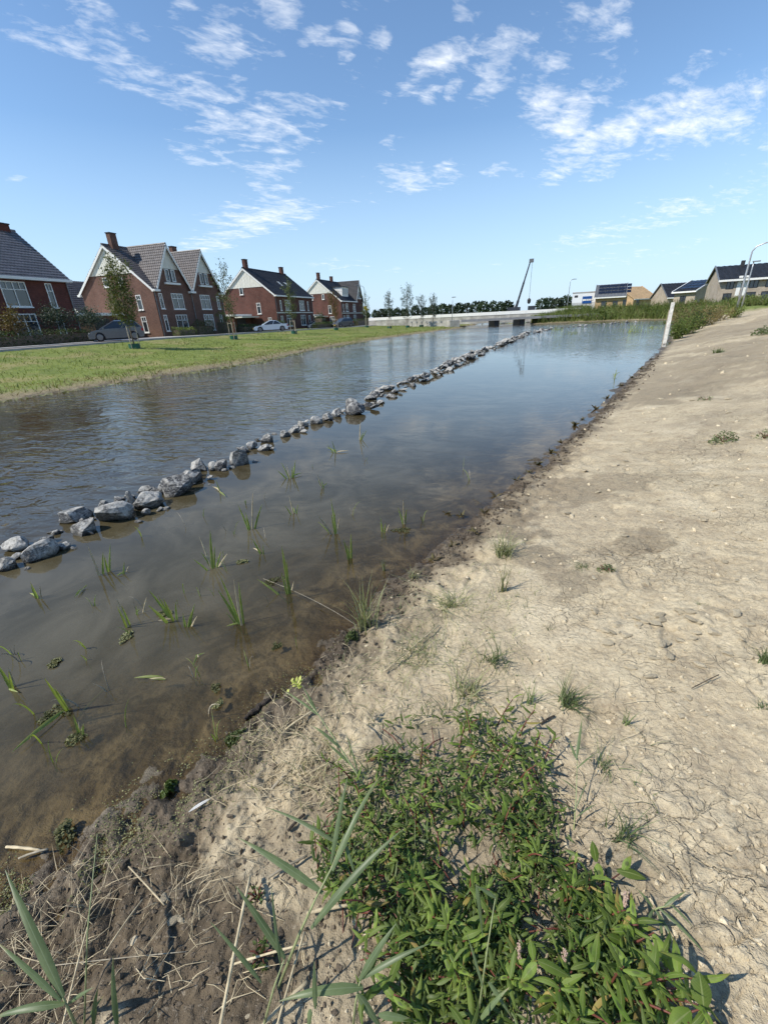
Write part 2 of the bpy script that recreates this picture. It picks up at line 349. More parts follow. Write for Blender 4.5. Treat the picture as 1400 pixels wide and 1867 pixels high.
big = N.noise(pos, .9, 3, .6); mid = N.noise(pos, 5., 5, .65, .3); fine = N.noise(pos, 60., 3, .7); speck = N.noise(pos, 240., 1, .6)
sand = N.mix(N.maprange(mid, .32, .70), (.345, .272, .17), (.54, .452, .298))
sand = N.mix(N.maprange(big, .50, .62, 0, .55), sand, (.33, .265, .175))
sand = N.mix(N.maprange(N.noise(pos, 2.3, 5, .65, .8), .60, .67, 0, .55), sand, (.22, .168, .105))
sand = N.mix(N.maprange(N.noise(pos, 1.6, 2, .6), .58, .72, 0, .6), sand, (.61, .52, .36))
sand = N.mix(N.maprange(fine, .35, .75, 0, .5), sand, N.mix(.5, sand, (.68, .60, .45)))
sand = N.mix(N.maprange(speck, .60, .72, 0, .5), sand, (.12, .095, .07))
vor = N.add('ShaderNodeTexVoronoi', {'Vector': N.mapping(pos, (1, 1, .3)), 'Scale': 42.0}, feature='F1')
sand = N.mix(N.maprange(vor.outputs['Distance'], .5, .75, 0, .25), sand, (.16, .125, .09))
mudn = N.math('ADD', sh, N.math('MULTIPLY', N.math('SUBTRACT', N.noise(pos, 2.2, 5, .6), .5), 1.1))
dmp = A_('damp'); mudf = N.math('MAXIMUM', N.maprange(mudn, .50, .02, 0, 1, True), N.maprange(N.math('ADD', dmp, N.math('MULTIPLY', N.math('SUBTRACT', mid, .5), .5)), .10, .95, 0, .93))
mudc = N.mix(N.maprange(N.noise(pos, 13., 5, .65), .35, .68), (.044, .032, .020), (.128, .096, .062))
mudc = N.mix(N.maprange(N.noise(pos, 70., 3, .6), .60, .72), mudc, (.24, .20, .15))
bedc = N.mix(N.maprange(N.noise(pos, 3.2, 5, .6, 1.2), .46, .62), (.085, .066, .038), (.23, .195, .14))
soil = N.mix(mudf, sand, mudc)
soil = N.mix(N.maprange(sh, .02, -.18), soil, bedc)
g1 = N.noise(pos, .35, 4, .6); g2 = N.noise(pos, 4.0, 5, .7); g3 = N.noise(pos, 26., 3, .7)
lawnc = N.mix(N.maprange(g2, .3, .7), (.115, .165, .025), (.19, .225, .048))
lawnc = N.mix(N.maprange(g3, .45, .75, 0, .6), lawnc, (.28, .25, .09))
lawnc = N.mix(N.maprange(N.noise(pos, 1.1, 4, .7), .48, .66, 0, .75), lawnc, (.085, .12, .022))
lawnc = N.mix(N.maprange(g1, .50, .62, 0, .8), lawnc, (.26, .225, .09))
drys = N.math('ADD', sh, N.math('MULTIPLY', N.math('SUBTRACT', g2, .5), 5.0))
lawnc = N.mix(N.maprange(drys, 1.9, .3), lawnc, N.mix(N.maprange(g3, .4, .65), (.15, .115, .06), (.36, .30, .18)))
lawnc = N.mix(N.maprange(sh, .05, -.3), lawnc, bedc)
col = N.mix(lw, soil, lawnc)
rough = N.math('SUBTRACT', .95, N.math('MULTIPLY', N.maprange(sh, .35, .0), .45))
cv = N.mapping(pos, (1, 1, .2)); cn = N.add('ShaderNodeTexNoise', {'Vector': pos, 'Scale': 7.0, 'Detail': 2.0}).outputs['Color']; cv = N.add('ShaderNodeVectorMath', {0: cv, 1: N.add('ShaderNodeVectorMath', {0: cn, 1: (.16, .16, .16)}, operation='MULTIPLY').outputs[0]}, operation='ADD').outputs[0]
ck1 = N.add('ShaderNodeTexVoronoi', {'Vector': cv, 'Scale': 6.5}, feature='DISTANCE_TO_EDGE').outputs['Distance']; ck2 = N.add('ShaderNodeTexVoronoi', {'Vector': cv, 'Scale': 17.0}, feature='DISTANCE_TO_EDGE').outputs['Distance']
dryf = N.math('MULTIPLY', N.maprange(sh, .8, 1.4), N.maprange(N.noise(pos, 1.1, 2), .44, .62)); crk = N.math('MULTIPLY', N.math('ADD', N.maprange(ck1, .028, .0), N.math('MULTIPLY', N.maprange(ck2, .035, .0), .5)), N.math('MULTIPLY', dryf, N.math('SUBTRACT', 1.0, lw)))
bmp0 = N.add('ShaderNodeBump', {'Height': crk, 'Strength': 1.0, 'Distance': -.009})
bmp1 = N.add('ShaderNodeBump', {'Height': N.math('ADD', N.math('MULTIPLY', fine, .6), N.math('ADD', N.math('MULTIPLY', speck, .18), N.math('MULTIPLY', vor.outputs['Distance'], -.35))), 'Strength': .9, 'Distance': .012, 'Normal': bmp0.outputs[0]})
bmp2 = N.add('ShaderNodeBump', {'Height': mid, 'Strength': .5, 'Distance': .05, 'Normal': bmp1.outputs[0]})
bs = N.add('ShaderNodeBsdfPrincipled', {'Base Color': col, 'Roughness': rough, 'Normal': bmp2.outputs[0], 'Specular IOR Level': .3})
N.l.new(bs.outputs[0], N.out.inputs[0])
put('ground', ground_me, MAT_GROUND, kind='structure')
# ---------------------------------------------------------------- water
ROCKPATH = np.array([at(px, py, 0)[:2] for px, py in [(-120, 1130), (20, 1045), (110, 1000), (215, 950), (320, 900), (440, 845), (540, 790), (650, 753), (740, 706), (850, 655), (960, 611), (1030, 599), (1100, 592), (1160, 587)]])
ang2 = np.concatenate([np.arange(-180, -84, 6.), np.arange(-84, 84.01, .6), np.arange(90, 180, 6.)]); rad2 = np.geomspace(.6, 220, 420)
A, Rr = np.meshgrid(np.radians(ang2), rad2); WX = (Rr * np.sin(A)).ravel(); WY = (Rr * np.cos(A)).ravel(); na2 = len(ang2)
wz, wdl, wdr, wins, _, _ = bank_z(WX, WY); keep = wins | (np.minimum(wdl, wdr) < 1.0 + .02 * np.hypot(WX, WY))
i = np.arange(len(rad2) - 1)[:, None] * na2; j = np.arange(na2)[None, :]; j2 = (j + 1) % na2
WF = np.stack([(i + j), (i + j2), (i + na2 + j2), (i + na2 + j)], -1).reshape(-1, 4); WF = WF[keep[WF].any(1)]
used = np.unique(WF); remap = np.zeros(len(WX), np.int64); remap[used] = np.arange(len(used)); WF = remap[WF]; WX, WY, wz = WX[used], WY[used], wz[used]
# left or right of the line of rocks: wind ripples only beyond it
rd = pl_dist(WX, WY, ROCKPATH); sgn = np.zeros(len(WX)); best = np.full(len(WX), 1e9)
for (ax, ay), (bx, by) in zip(ROCKPATH[:-1], ROCKPATH[1:]):
    dx, dy = bx - ax, by - ay; t = np.clip(((WX - ax) * dx + (WY - ay) * dy) / (dx * dx + dy * dy), 0, 1); dd = np.hypot(WX - ax - t * dx, WY - ay - t * dy)
    cr = dx * (WY - ay) - dy * (WX - ax); up = dd < best; sgn = np.where(up, np.sign(cr), sgn); best = np.minimum(best, dd)
rip = sstep(-.4, 1.2, sgn * rd); far_r = sstep(14, 34, np.hypot(WX, WY)); rip = np.maximum(rip, .75 * far_r); rip = .05 + .95 * rip
depth = np.maximum(0, -wz)
water_me = mesh_np('water', np.stack([WX, WY, np.zeros(len(WX))], 1), WF, True, None, {'ripple': rip, 'depth': depth})
m, N = new_mat('canal_water'); pos = N.add('ShaderNodeNewGeometry').outputs['Position']
rp = A_('ripple'); dp = A_('depth')
wv = N.mapping(pos, (1, 1, 1), (0, 0, R(20)))
h1 = N.noise(N.mapping(wv, (2.0, 4.3, 1)), 1.0, 2, .5, .5); h2 = N.noise(N.mapping(wv, (6.5, 11, 1)), 1.0, 3, .5, .3); h3 = N.noise(wv, 3.0, 2, .5)
patch = N.maprange(N.noise(pos, .14, 4, .6), .32, .62, .22, 1.2)
hh = N.math('ADD', N.math('MULTIPLY', h1, .68), N.math('MULTIPLY', h2, .20))
amp = N.math('MULTIPLY', rp, patch)
bump = N.add('ShaderNodeBump', {'Height': N.math('MULTIPLY', hh, amp), 'Strength': 1.0, 'Distance': .062})
fr = N.add('ShaderNodeFresnel', {'IOR': 1.345, 'Normal': bump.outputs[0]}).outputs[0]
gl = N.add('ShaderNodeBsdfGlossy', {'Color': (1, 1, 1, 1), 'Roughness': .03, 'Normal': bump.outputs[0]})
murk = N.math('SUBTRACT', 1.0, N.math('POWER', 2.718, N.math('MULTIPLY', dp, -6.0)))
silt = N.noise(N.mapping(pos, (1, 1, 1), (0, 0, R(35))), 1.5, 5, .6, 1.0)
murkc = N.mix(N.maprange(silt, .40, .66), (.078, .067, .037), (.135, .118, .076)); murkc = N.mix(N.maprange(dp, .22, .62, 0, .9), murkc, N.mix(N.maprange(silt, .40, .66), (.042, .032, .014), (.068, .055, .029)))
dif = N.add('ShaderNodeBsdfDiffuse', {'Color': murkc}); trn = N.add('ShaderNodeBsdfTransparent', {'Color': (.84, .78, .62, 1)})
body = N.add('ShaderNodeMixShader', {0: murk, 1: trn.outputs[0], 2: dif.outputs[0]})
mx = N.add('ShaderNodeMixShader', {0: fr, 1: body.outputs[0], 2: gl.outputs[0]}); N.l.new(mx.outputs[0], N.out.inputs[0])
put('water', water_me, m, kind='structure')
# ---------------------------------------------------------------- materials
def simple(name, col, rough=.7, var=.25, scale=6.0, metal=0.0, spec=.4, bump=0.0, coat=0.0, obj=True, perobj=0.0):
    m, N = new_mat(name)
    vec = N.add('ShaderNodeTexCoord').outputs['Object'] if obj else N.add('ShaderNodeNewGeometry').outputs['Position']
    n = N.noise(vec, scale, 3, .6); c1 = tuple(q * (1 - var) for q in col); c2 = tuple(min(1, q * (1 + var)) for q in col)
    c = N.mix(N.maprange(n, .3, .7), c1, c2)
    if perobj:
        r_ = N.add('ShaderNodeObjectInfo').outputs['Random']
        c = N.mix(1.0, c, N.ramp(r_, [(0, 1 - perobj), (1, 1 + perobj)]), 'MULTIPLY')
    ins = {'Base Color': c, 'Roughness': rough, 'Metallic': metal, 'Specular IOR Level': spec, 'Coat Weight': coat}
    if bump: ins['Normal'] = N.add('ShaderNodeBump', {'Height': N.noise(vec, scale * 4, 3, .6), 'Strength': bump, 'Distance': .02}).outputs[0]
    b = N.add('ShaderNodeBsdfPrincipled', ins); N.l.new(b.outputs[0], N.out.inputs[0]); return m
def brick(name, c1, c2, mortar):
    m, N = new_mat(name); tc = N.add('ShaderNodeTexCoord').outputs['Object']; s = N.add('ShaderNodeSeparateXYZ', {0: tc})
    v = N.add('ShaderNodeCombineXYZ', {0: N.math('ADD', s.outputs[0], s.outputs[1]), 1: s.outputs[2], 2: 0.0}).outputs[0]
    bt = N.add('ShaderNodeTexBrick', {'Vector': v, 'Color1': c1 + (1,), 'Color2': c2 + (1,), 'Mortar': mortar + (1,), 'Scale': 1.0, 'Mortar Size': .008, 'Brick Width': .22, 'Row Height': .066, 'Bias': -.1})
    n = N.noise(tc, .8, 4, .65); c = N.mix(1.0, bt.outputs[0], N.ramp(n, [(.25, .72), (.75, 1.25)]), 'MULTIPLY')
    n2 = N.noise(N.mapping(tc, (9, 9, 30)), 1.0, 2, .6); c = N.mix(1.0, c, N.ramp(n2, [(.3, .8), (.7, 1.2)]), 'MULTIPLY')
    b = N.add('ShaderNodeBsdfPrincipled', {'Base Color': c, 'Roughness': .88, 'Specular IOR Level': .2}); N.l.new(b.outputs[0], N.out.inputs[0]); return m
def foliage(name, c1, c2, trans=.35, rough=.55, perobj=.25, mid=None, blotch=False, scale=3.0, brown=None):
    """leaf: colour varies over the object and along the leaf; light passes through it"""
    m, N = new_mat(name); tcn = N.add('ShaderNodeTexCoord'); oi = N.add('ShaderNodeObjectInfo').outputs['Random']
    pos = N.add('ShaderNodeNewGeometry').outputs['Position']
    c = N.mix(N.maprange(N.noise(pos, scale, 3, .65), .32, .68), c1, c2)
    ri = N.add('ShaderNodeNewGeometry').outputs['Random Per Island']
    c = N.mix(1.0, c, N.ramp(ri, [(0, .65), (1, 1.35)]), 'MULTIPLY')
    if perobj: c = N.mix(1.0, c, N.ramp(oi, [(0, 1 - perobj), (1, 1 + perobj)]), 'MULTIPLY')
    if mid:
        uv = N.add('ShaderNodeSeparateXYZ', {0: tcn.outputs['UV']}); ax = N.math('ABSOLUTE', N.math('SUBTRACT', uv.outputs[0], .5))
        vein = N.math('SINE', N.math('MULTIPLY', N.math('SUBTRACT', uv.outputs[1], N.math('MULTIPLY', ax, .35)), 70.))
        c = N.mix(N.maprange(vein, .55, 1.0, 0, .09), c, tuple(q * 1.6 for q in c2))
        c = N.mix(N.maprange(ax, .06, .02, 0, .8), c, mid)
        if brown is not None:
            tipf = N.math('MULTIPLY', N.maprange(N.math('ADD', uv.outputs[1], N.math('MULTIPLY', N.math('SUBTRACT', N.noise(pos, 60, 3), .5), .5)), .72, .98), N.maprange(oi, .3, .9))
            c = N.mix(tipf, c, brown)
        if blotch:
            bx = N.math('DIVIDE', ax, .34); by = N.math('DIVIDE', N.math('SUBTRACT', uv.outputs[1], .48), .15)
            rr = N.math('ADD', N.math('ADD', N.math('MULTIPLY', bx, bx), N.math('MULTIPLY', by, by)), N.math('MULTIPLY', N.noise(pos, 90, 2), .8))
            c = N.mix(N.math('MULTIPLY', N.maprange(rr, 1.5, .6, 0, .62), N.maprange(oi, .55, .8)), c, (.022, .022, .022))
    d = N.add('ShaderNodeBsdfPrincipled', {'Base Color': c, 'Roughness': rough, 'Specular IOR Level': .35})
    t = N.add('ShaderNodeBsdfTranslucent', {'Color': N.mix(1.0, c, (1.15, 1.25, .5), 'MULTIPLY')})
    mx = N.add('ShaderNodeMixShader', {0: trans, 1: d.outputs[0], 2: t.outputs[0]}); N.l.new(mx.outputs[0], N.out.inputs[0]); return m
M = {}
M['brick_brown'] = brick('brick_brown', (.170, .085, .060), (.115, .056, .042), (.15, .115, .098))
M['brick_red'] = brick('brick_red', (.138, .053, .039), (.098, .038, .029), (.115, .085, .073))
M['brick_dark'] = brick('brick_dark', (.155, .045, .032), (.10, .03, .024), (.10, .065, .055))
M['brick_pale'] = brick('brick_pale', (.40, .33, .25), (.33, .27, .20), (.38, .34, .29))
M['brick_ochre'] = brick('brick_ochre', (.40, .26, .12), (.33, .21, .10), (.36, .30, .22))
M['tile'] = simple('roof_tile', (.125, .122, .128), .30, .3, 2.0, spec=.6, perobj=.1)
M['tile_grey'] = simple('roof_tile_grey', (.105, .092, .088), .5, .3, 2.0, spec=.5)
M['tile_black'] = simple('roof_tile_black', (.022, .023, .027), .5, .3, 2.0)
M['white'] = simple('white_paint', (.76, .75, .71), .5, .06)
M['cream'] = simple('cream_board', (.66, .64, .56), .6, .08, 2)
M['dark'] = simple('dark_metal', (.03, .03, .033), .5, .2)
M['zinc'] = simple('zinc', (.20, .205, .21), .45, .15, metal=.4)
M['concrete'] = simple('concrete', (.42, .40, .36), .85, .2, 3, bump=.2)
M['wallconc'] = simple('stained_concrete', (.36, .345, .31), .85, .38, .9, bump=.2)
M['pavers'] = simple('street_pavers', (.23, .19, .175), .9, .22, 1.5)
M['kerb'] = simple('kerb_concrete', (.38, .36, .34), .85, .15, 2)
M['wood'] = simple('wood', (.30, .15, .07), .7, .3, 3)
M['rawwood'] = simple('raw_timber', (.45, .31, .17), .75, .25, 3)
M['stake'] = simple('stake_wood', (.36, .30, .23), .8, .25, 6)
M['post'] = simple('white_post', (.66, .63, .56), .6, .28, 7)
M['greenband'] = simple('green_plastic', (.012, .085, .055), .5, .25, 8)
M['asphalt'] = simple('asphalt', (.06, .06, .062), .9, .2, 4)
M['bark'] = simple('bark', (.15, .115, .085), .9, .35, 14, bump=.5)
M['lamp'] = simple('galvanised_steel', (.42, .43, .44), .4, .1, 5, metal=.6)
M['yellow'] = simple('yellow_sign', (.75, .48, .02), .5, .08)
M['navy'] = simple('navy_steel', (.045, .05, .06), .45, .2, 2)
M['bluesign'] = simple('blue_sign', (.01, .07, .27), .4, .05)
M['hall'] = simple('white_cladding', (.74, .76, .78), .5, .05, 1)
M['solar'] = simple('solar_panel', (.010, .012, .022), .16, .3, 1, spec=.7)
M['tyre'] = simple('tyre', (.018, .018, .018), .8, .2)
M['rim'] = simple('alloy', (.16, .165, .17), .3, .1, metal=.8)
M['red'] = simple('tail_lamp', (.35, .01, .01), .2, .1)
M['plate'] = simple('number_plate', (.70, .50, .04), .5, .05)
M['lampglass'] = simple('headlamp_glass', (.62, .65, .68), .08, .1, spec=.8)
M['curtain'] = simple('white_curtain', (.62, .63, .64), .8, .12, 3)
m, N = new_mat('window_glass'); oi = N.add('ShaderNodeObjectInfo').outputs['Random']
b = N.add('ShaderNodeBsdfPrincipled', {'Base Color': N.mix(oi, (.012, .016, .02), (.05, .06, .07)), 'Roughness': .06, 'Specular IOR Level': .9}); N.l.new(b.outputs[0], N.out.inputs[0]); M['glass'] = m
def carpaint(name, c): M[name] = simple(name, c, .28, .04, 1, metal=.5, spec=.6, coat=.7)
carpaint('paint_grey', (.075, .092, .11)); carpaint('paint_silver', (.50, .58, .66)); carpaint('paint_dark', (.05, .06, .075)); carpaint('paint_white', (.7, .71, .72))
M['crown_olive'] = foliage('olive_leaves', (.062, .075, .022), (.135, .145, .055), .3, .5, .15, scale=1.5)
M['crown_green'] = foliage('young_leaves', (.06, .085, .025), (.13, .155, .055), .3, .5, .2, scale=1.5)
M['crown_orange'] = foliage('rusty_leaves', (.16, .085, .022), (.13, .115, .04), .3, .5, .2, scale=1.5)
M['crown_dark'] = foliage('dark_crown', (.018, .036, .018), (.045, .068, .03), .2, .6, .25, scale=.3)
M['crown_greygreen'] = foliage('grey_green_leaves', (.035, .055, .038), (.08, .105, .075), .25, .5, .15, scale=1.5)
M['hedge'] = foliage('hedge_leaves', (.028, .048, .015), (.075, .105, .03), .25, .55, .2, scale=1.2)
M['grass'] = foliage('lawn_grass', (.14, .18, .03), (.25, .27, .07), .35, .6, 0, scale=.6)
M['weeds'] = foliage('rank_weeds', (.075, .115, .022), (.19, .225, .06), .3, .6, .2, scale=.25)
M['weedsdry'] = foliage('dry_weeds', (.14, .11, .05), (.26, .21, .10), .3, .7, .2, scale=.4)
M['redshank'] = foliage('redshank_leaf', (.085, .145, .020), (.195, .265, .050), .38, .6, .45, mid=(.25, .29, .11), blotch=True, scale=9, brown=(.24, .16, .05))
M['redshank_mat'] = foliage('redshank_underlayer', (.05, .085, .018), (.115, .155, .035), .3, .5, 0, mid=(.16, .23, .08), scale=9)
M['redshank_old'] = foliage('redshank_yellowed_leaf', (.20, .19, .035), (.26, .17, .06), .3, .6, .4, mid=(.30, .24, .10), scale=40, brown=(.20, .11, .04))
M['redstem'] = simple('red_stem', (.13, .042, .028), .5, .4, 30)
M['reed'] = foliage('reed_leaf', (.092, .130, .055), (.155, .20, .092), .30, .42, .18, mid=(.20, .25, .14), scale=14, brown=(.33, .27, .14))
M['reedstem'] = simple('reed_stem', (.25, .28, .13), .5, .25, 25)
M['waterreed'] = foliage('water_reed_leaf', (.19, .24, .055), (.32, .36, .11), .35, .5, .3, mid=(.30, .34, .14), scale=14, brown=(.30, .25, .12))
M['straw'] = simple('straw', (.46, .38, .24), .75, .3, 30, perobj=.25)
M['strawgrey'] = simple('grey_straw', (.30, .26, .19), .8, .35, 30, perobj=.25)
M['grasstuft'] = foliage('tuft_grass', (.085, .125, .045), (.19, .23, .10), .3, .6, .2, scale=10)
M['paletuft'] = foliage('pale_grass', (.20, .22, .10), (.34, .33, .19), .3, .6, .2, scale=10)
M['dock'] = foliage('dock_leaf', (.075, .048, .026), (.125, .115, .045), .25, .5, .35, mid=(.16, .075, .045), scale=9)
M['yellowflower'] = foliage('yellow_bud', (.42, .46, .09), (.62, .62, .20), .35, .5, .1, scale=30)
M['algae'] = foliage('algae_mat', (.075, .08, .03), (.17, .165, .075), .2, .7, .2, scale=8)
M['duckweed'] = foliage('dried_duckweed', (.13, .14, .045), (.32, .31, .16), .15, .7, 0, scale=9)
M['clod'] = simple('dry_clod', (.47, .395, .27), .95, .22, 18, bump=.6, perobj=.2)
M['mudclod'] = simple('mud_clod', (.125, .097, .066), .85, .35, 18, bump=.6, perobj=.25)
M['driftwood'] = simple('driftwood', (.065, .05, .038), .9, .5, 40, bump=.9)
M['feather'] = simple('white_feather', (.66, .66, .64), .7, .1, 30)
# rock: dark blue-grey with pale patches, paler on upward faces, and white veins
m, N = new_mat('quarry_rock'); tcn = N.add('ShaderNodeTexCoord').outputs['Object']; oi = N.add('ShaderNodeObjectInfo').outputs['Random']
pos = N.add('ShaderNodeNewGeometry').outputs['Position']; g = N.add('ShaderNodeSeparateXYZ', {0: pos})
base = N.mix(oi, (.034, .034, .036), (.115, .109, .098)); nz = N.add('ShaderNodeSeparateXYZ', {0: N.add('ShaderNodeNewGeometry').outputs['Normal']}).outputs[2]; n1 = N.noise(N.mapping(pos, (1, 1, .7)), 11, 6, .7, .6)
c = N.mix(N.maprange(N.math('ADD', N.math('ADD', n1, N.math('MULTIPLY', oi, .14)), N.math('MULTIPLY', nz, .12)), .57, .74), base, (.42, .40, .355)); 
vein = N.math('ABSOLUTE', N.math('SUBTRACT', N.noise(N.mapping(pos, (1, 1, 2.5)), 9, 4, .6, 1.5), .5)); c = N.mix(N.maprange(vein, .02, .0, 0, .8), c, (.58, .57, .54))
c = N.mix(N.maprange(N.noise(pos, 60, 3, .7), .55, .7, 0, .6), c, (.04, .042, .047))
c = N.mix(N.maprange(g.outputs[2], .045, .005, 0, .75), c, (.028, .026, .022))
b = N.add('ShaderNodeBsdfPrincipled', {'Base Color': c, 'Roughness': .75, 'Specular IOR Level': .4,
    'Normal': N.add('ShaderNodeBump', {'Height': N.noise(pos, 40, 4, .7), 'Strength': .8, 'Distance': .02}).outputs[0]})
N.l.new(b.outputs[0], N.out.inputs[0]); M['rock'] = m
# ---------------------------------------------------------------- leaf clouds and blades
def leaf_cloud(P, size, r, aspect=.55, upbias=.35, sizevar=.4):
    """one small folded leaf (two triangles as a diamond quad) at each point"""
    P = np.asarray(P, float); n = len(P); nm = r.normal(size=(n, 3)); nm[:, 2] += upbias; nm /= np.linalg.norm(nm, axis=1)[:, None]
    t = r.normal(size=(n, 3)); t -= (t * nm).sum(1)[:, None] * nm; t /= np.linalg.norm(t, axis=1)[:, None]; b = np.cross(nm, t)
    L = size * (1 + sizevar * r.uniform(-1, 1, n))[:, None]; W = L * aspect
    V = np.stack([P - t * L * .5, P + b * W * .5 + nm * L * .08, P + t * L * .5, P - b * W * .5 + nm * L * .08], 1).reshape(-1, 3)
    return V, np.arange(4 * n).reshape(-1, 4)
def blades_mesh(name, B, H_, lean, width, r, seg=2):
    """grass blades: B (n,3) foot points, H_ heights, lean vectors (n,2) at the tip, width"""
    n = len(B); az = r.uniform(0, 2 * math.pi, n); wx = np.cos(az) * width / 2; wy = np.sin(az) * width / 2
    rows = []
    for k in range(seg + 1):
        t = k / seg; c = B + np.stack([lean[:, 0] * t * t, lean[:, 1] * t * t, H_ * (t - .18 * t * t * np.hypot(lean[:, 0], lean[:, 1]) / np.maximum(H_, 1e-4))], 1)
        ww = 1 - t ** 1.5 * .94; o = np.stack([wx * ww, wy * ww, np.zeros(n)], 1); rows += [c - o, c + o]
    V = np.stack(rows, 1).reshape(-1, 3); k_ = 2 * (seg + 1); b0 = np.arange(n)[:, None] * k_
    F = np.concatenate([b0 + np.array([[2 * k, 2 * k + 1, 2 * k + 3, 2 * k + 2]]) for k in range(seg)], 0)
    return mesh_np(name, V, F, True)
def ribbon(pts, widths, fold=.18, side=None):
    """a leaf blade along 3-D points with a folded midrib: V, F, UV"""
    pts = [Vector([float(c) for c in p]) for p in pts]; n = len(pts); V = []; UV = []
    for i, p in enumerate(pts):
        t = (pts[min(i + 1, n - 1)] - pts[max(i - 1, 0)]).normalized(); s = Vector(side) if side is not None else t.cross(Vector((0, 0, 1)))
        s = s - t * s.dot(t)
        if s.length < 1e-4: s = t.orthogonal()
        s.normalize(); up = s.cross(t); w = widths[i] / 2
        V += [p - s * w + up * w * fold * 2, p, p + s * w + up * w * fold * 2]; UV += [(0, i / (n - 1)), (.5, i / (n - 1)), (1, i / (n - 1))]
    F = []
    for i in range(n - 1):
        b = i * 3; F += [(b, b + 1, b + 4, b + 3), (b + 1, b + 2, b + 5, b + 4)]
    return np.array([tuple(v) for v in V]), np.array(F), np.array(UV)
def bezier(p0, p1, p2, n):
    return [tuple((1 - t) ** 2 * np.array(p0) + 2 * t * (1 - t) * np.array(p1) + t * t * np.array(p2)) for t in np.linspace(0, 1, n)]
# ---------------------------------------------------------------- street
def strip(name, d0, d1, dz, mat, s0=-15, s1=150, th=None, n=80, **kw):
    V = []; F = []
    for k in range(n + 1):
        s = s0 + (s1 - s0) * k / n; z = float(zst(s)) + dz
        V += [street(s, d0) + (z,), street(s, d1) + (z,)]
        if th: V += [street(s, d0) + (z - th,), street(s, d1) + (z - th,)]
    q = 4 if th else 2
    for k in range(n):
        b = k * q; F.append((b, b + q, b + q + 1, b + 1))
        if th: F += [(b, b + 2, b + q + 2, b + q), (b + 1, b + q + 1, b + q + 3, b + 3)]
    me = bpy.data.meshes.new(name); me.from_pydata(V, [], F); me.update(); return put(name, me, mat, **kw)
strip('road', 28.65, 34.2, .004, M['pavers'], kind='structure')
strip('kerb', 28.5, 28.65, .09, M['kerb'], th=.15, kind='structure')
strip('pavement', 34.35, 42.2, .03, M['kerb'], s0=33, s1=48, th=.1, kind='structure')
strip('pavement', 34.35, 36.0, .05, M['kerb'], s0=-15, s1=33, th=.12, kind='structure')
strip('pavement', 34.35, 36.0, .05, M['kerb'], s0=48, s1=150, th=.12, kind='structure')
# ---------------------------------------------------------------- houses
def wall_mb(x0, x1, z0, z1, holes, y, out=-1, depth=.12):
    """upright wall face in the plane y with real openings and their reveals"""
    mb = MB(); xs = sorted({x0, x1} | {q for h in holes for q in (h[0], h[1])}); zs = sorted({z0, z1} | {q for h in holes for q in (h[2], h[3])})
    for a, b in zip(xs[:-1], xs[1:]):
        for c, d in zip(zs[:-1], zs[1:]):
            mx, mz = (a + b) / 2, (c + d) / 2
            if any(h[0] < mx < h[1] and h[2] < mz < h[3] for h in holes): continue
            mb.quad((a, y, c), (b, y, c), (b, y, d), (a, y, d))
    yi = y - out * depth
    for a, b, c, d in [h[:4] for h in holes]:
        mb.quad((a, y, c), (b, y, c), (b, yi, c), (a, yi, c)); mb.quad((a, y, d), (b, y, d), (b, yi, d), (a, yi, d))
        mb.quad((a, y, c), (a, y, d), (a, yi, d), (a, yi, c)); mb.quad((b, y, c), (b, y, d), (b, yi, d), (b, yi, c))
    return mb
def swap(mb):      # turn a wall built in the xz plane into one in the yz plane
    mb.v = [(q[1], q[0], q[2]) for q in mb.v]; return mb
def window(parent, a, b, c, d, y, out=-1, nv=2, transom=True, side=False, curtain=False, name='window', sill=True):
    """frame, bars, panes and sill of one window"""
    def fin(mb): return swap(mb) if side else mb
    yo = y + out * .02; yi = y - out * .07; lo, hi = min(yo, yi), max(yo, yi); f = .08; mb = MB()
    mb.box(a, a + f, lo, hi, c, d); mb.box(b - f, b, lo, hi, c, d); mb.box(a + f, b - f, lo, hi, c, c + f); mb.box(a + f, b - f, lo, hi, d - f, d)
    for k in range(1, nv): x = a + (b - a) * k / nv; mb.box(x - .035, x + .035, lo + .005, hi - .005, c + f, d - f)
    if transom:
        zt = c + (d - c) * .68; mb.box(a + f, b - f, lo + .003, hi - .003, zt - .03, zt + .03)
        nn = nv * 2 if (b - a) > 1.4 else max(2, nv)
        for k in range(nn):
            x = a + (b - a) * (k + .5) / nn if nn == nv else a + (b - a) * k / nn
            if k: mb.box(x - .02, x + .02, lo + .008, hi - .008, zt + .03, d - f)
    w_ = fin(mb).put(name, M['white'], parent)
    yg = y - out * .05
    for k in range(nv):
        x0, x1 = a + (b - a) * k / nv + .035, a + (b - a) * (k + 1) / nv - .035
        fin(MB().quad((x0, yg, c + .04), (x1, yg, c + .04), (x1, yg, d - .04), (x0, yg, d - .04))).put('pane', M['glass'], w_)
        if curtain: fin(MB().quad((x0 + .1, yg - out * .012, c + .05), (x1 - .1, yg - out * .012, c + .05), (x1 - .1, yg - out * .012, c + (d - c) * .5), (x0 + .1, yg - out * .012, c + (d - c) * .5))).put('curtain', M['curtain'], w_)
    if sill:
        y2 = y + out * .1; fin(MB().box(a - .06, b + .06, min(y2, y - out * .1), max(y2, y - out * .1), c - .10, c - .005)).put('sill', M['white'], w_)
    return w_
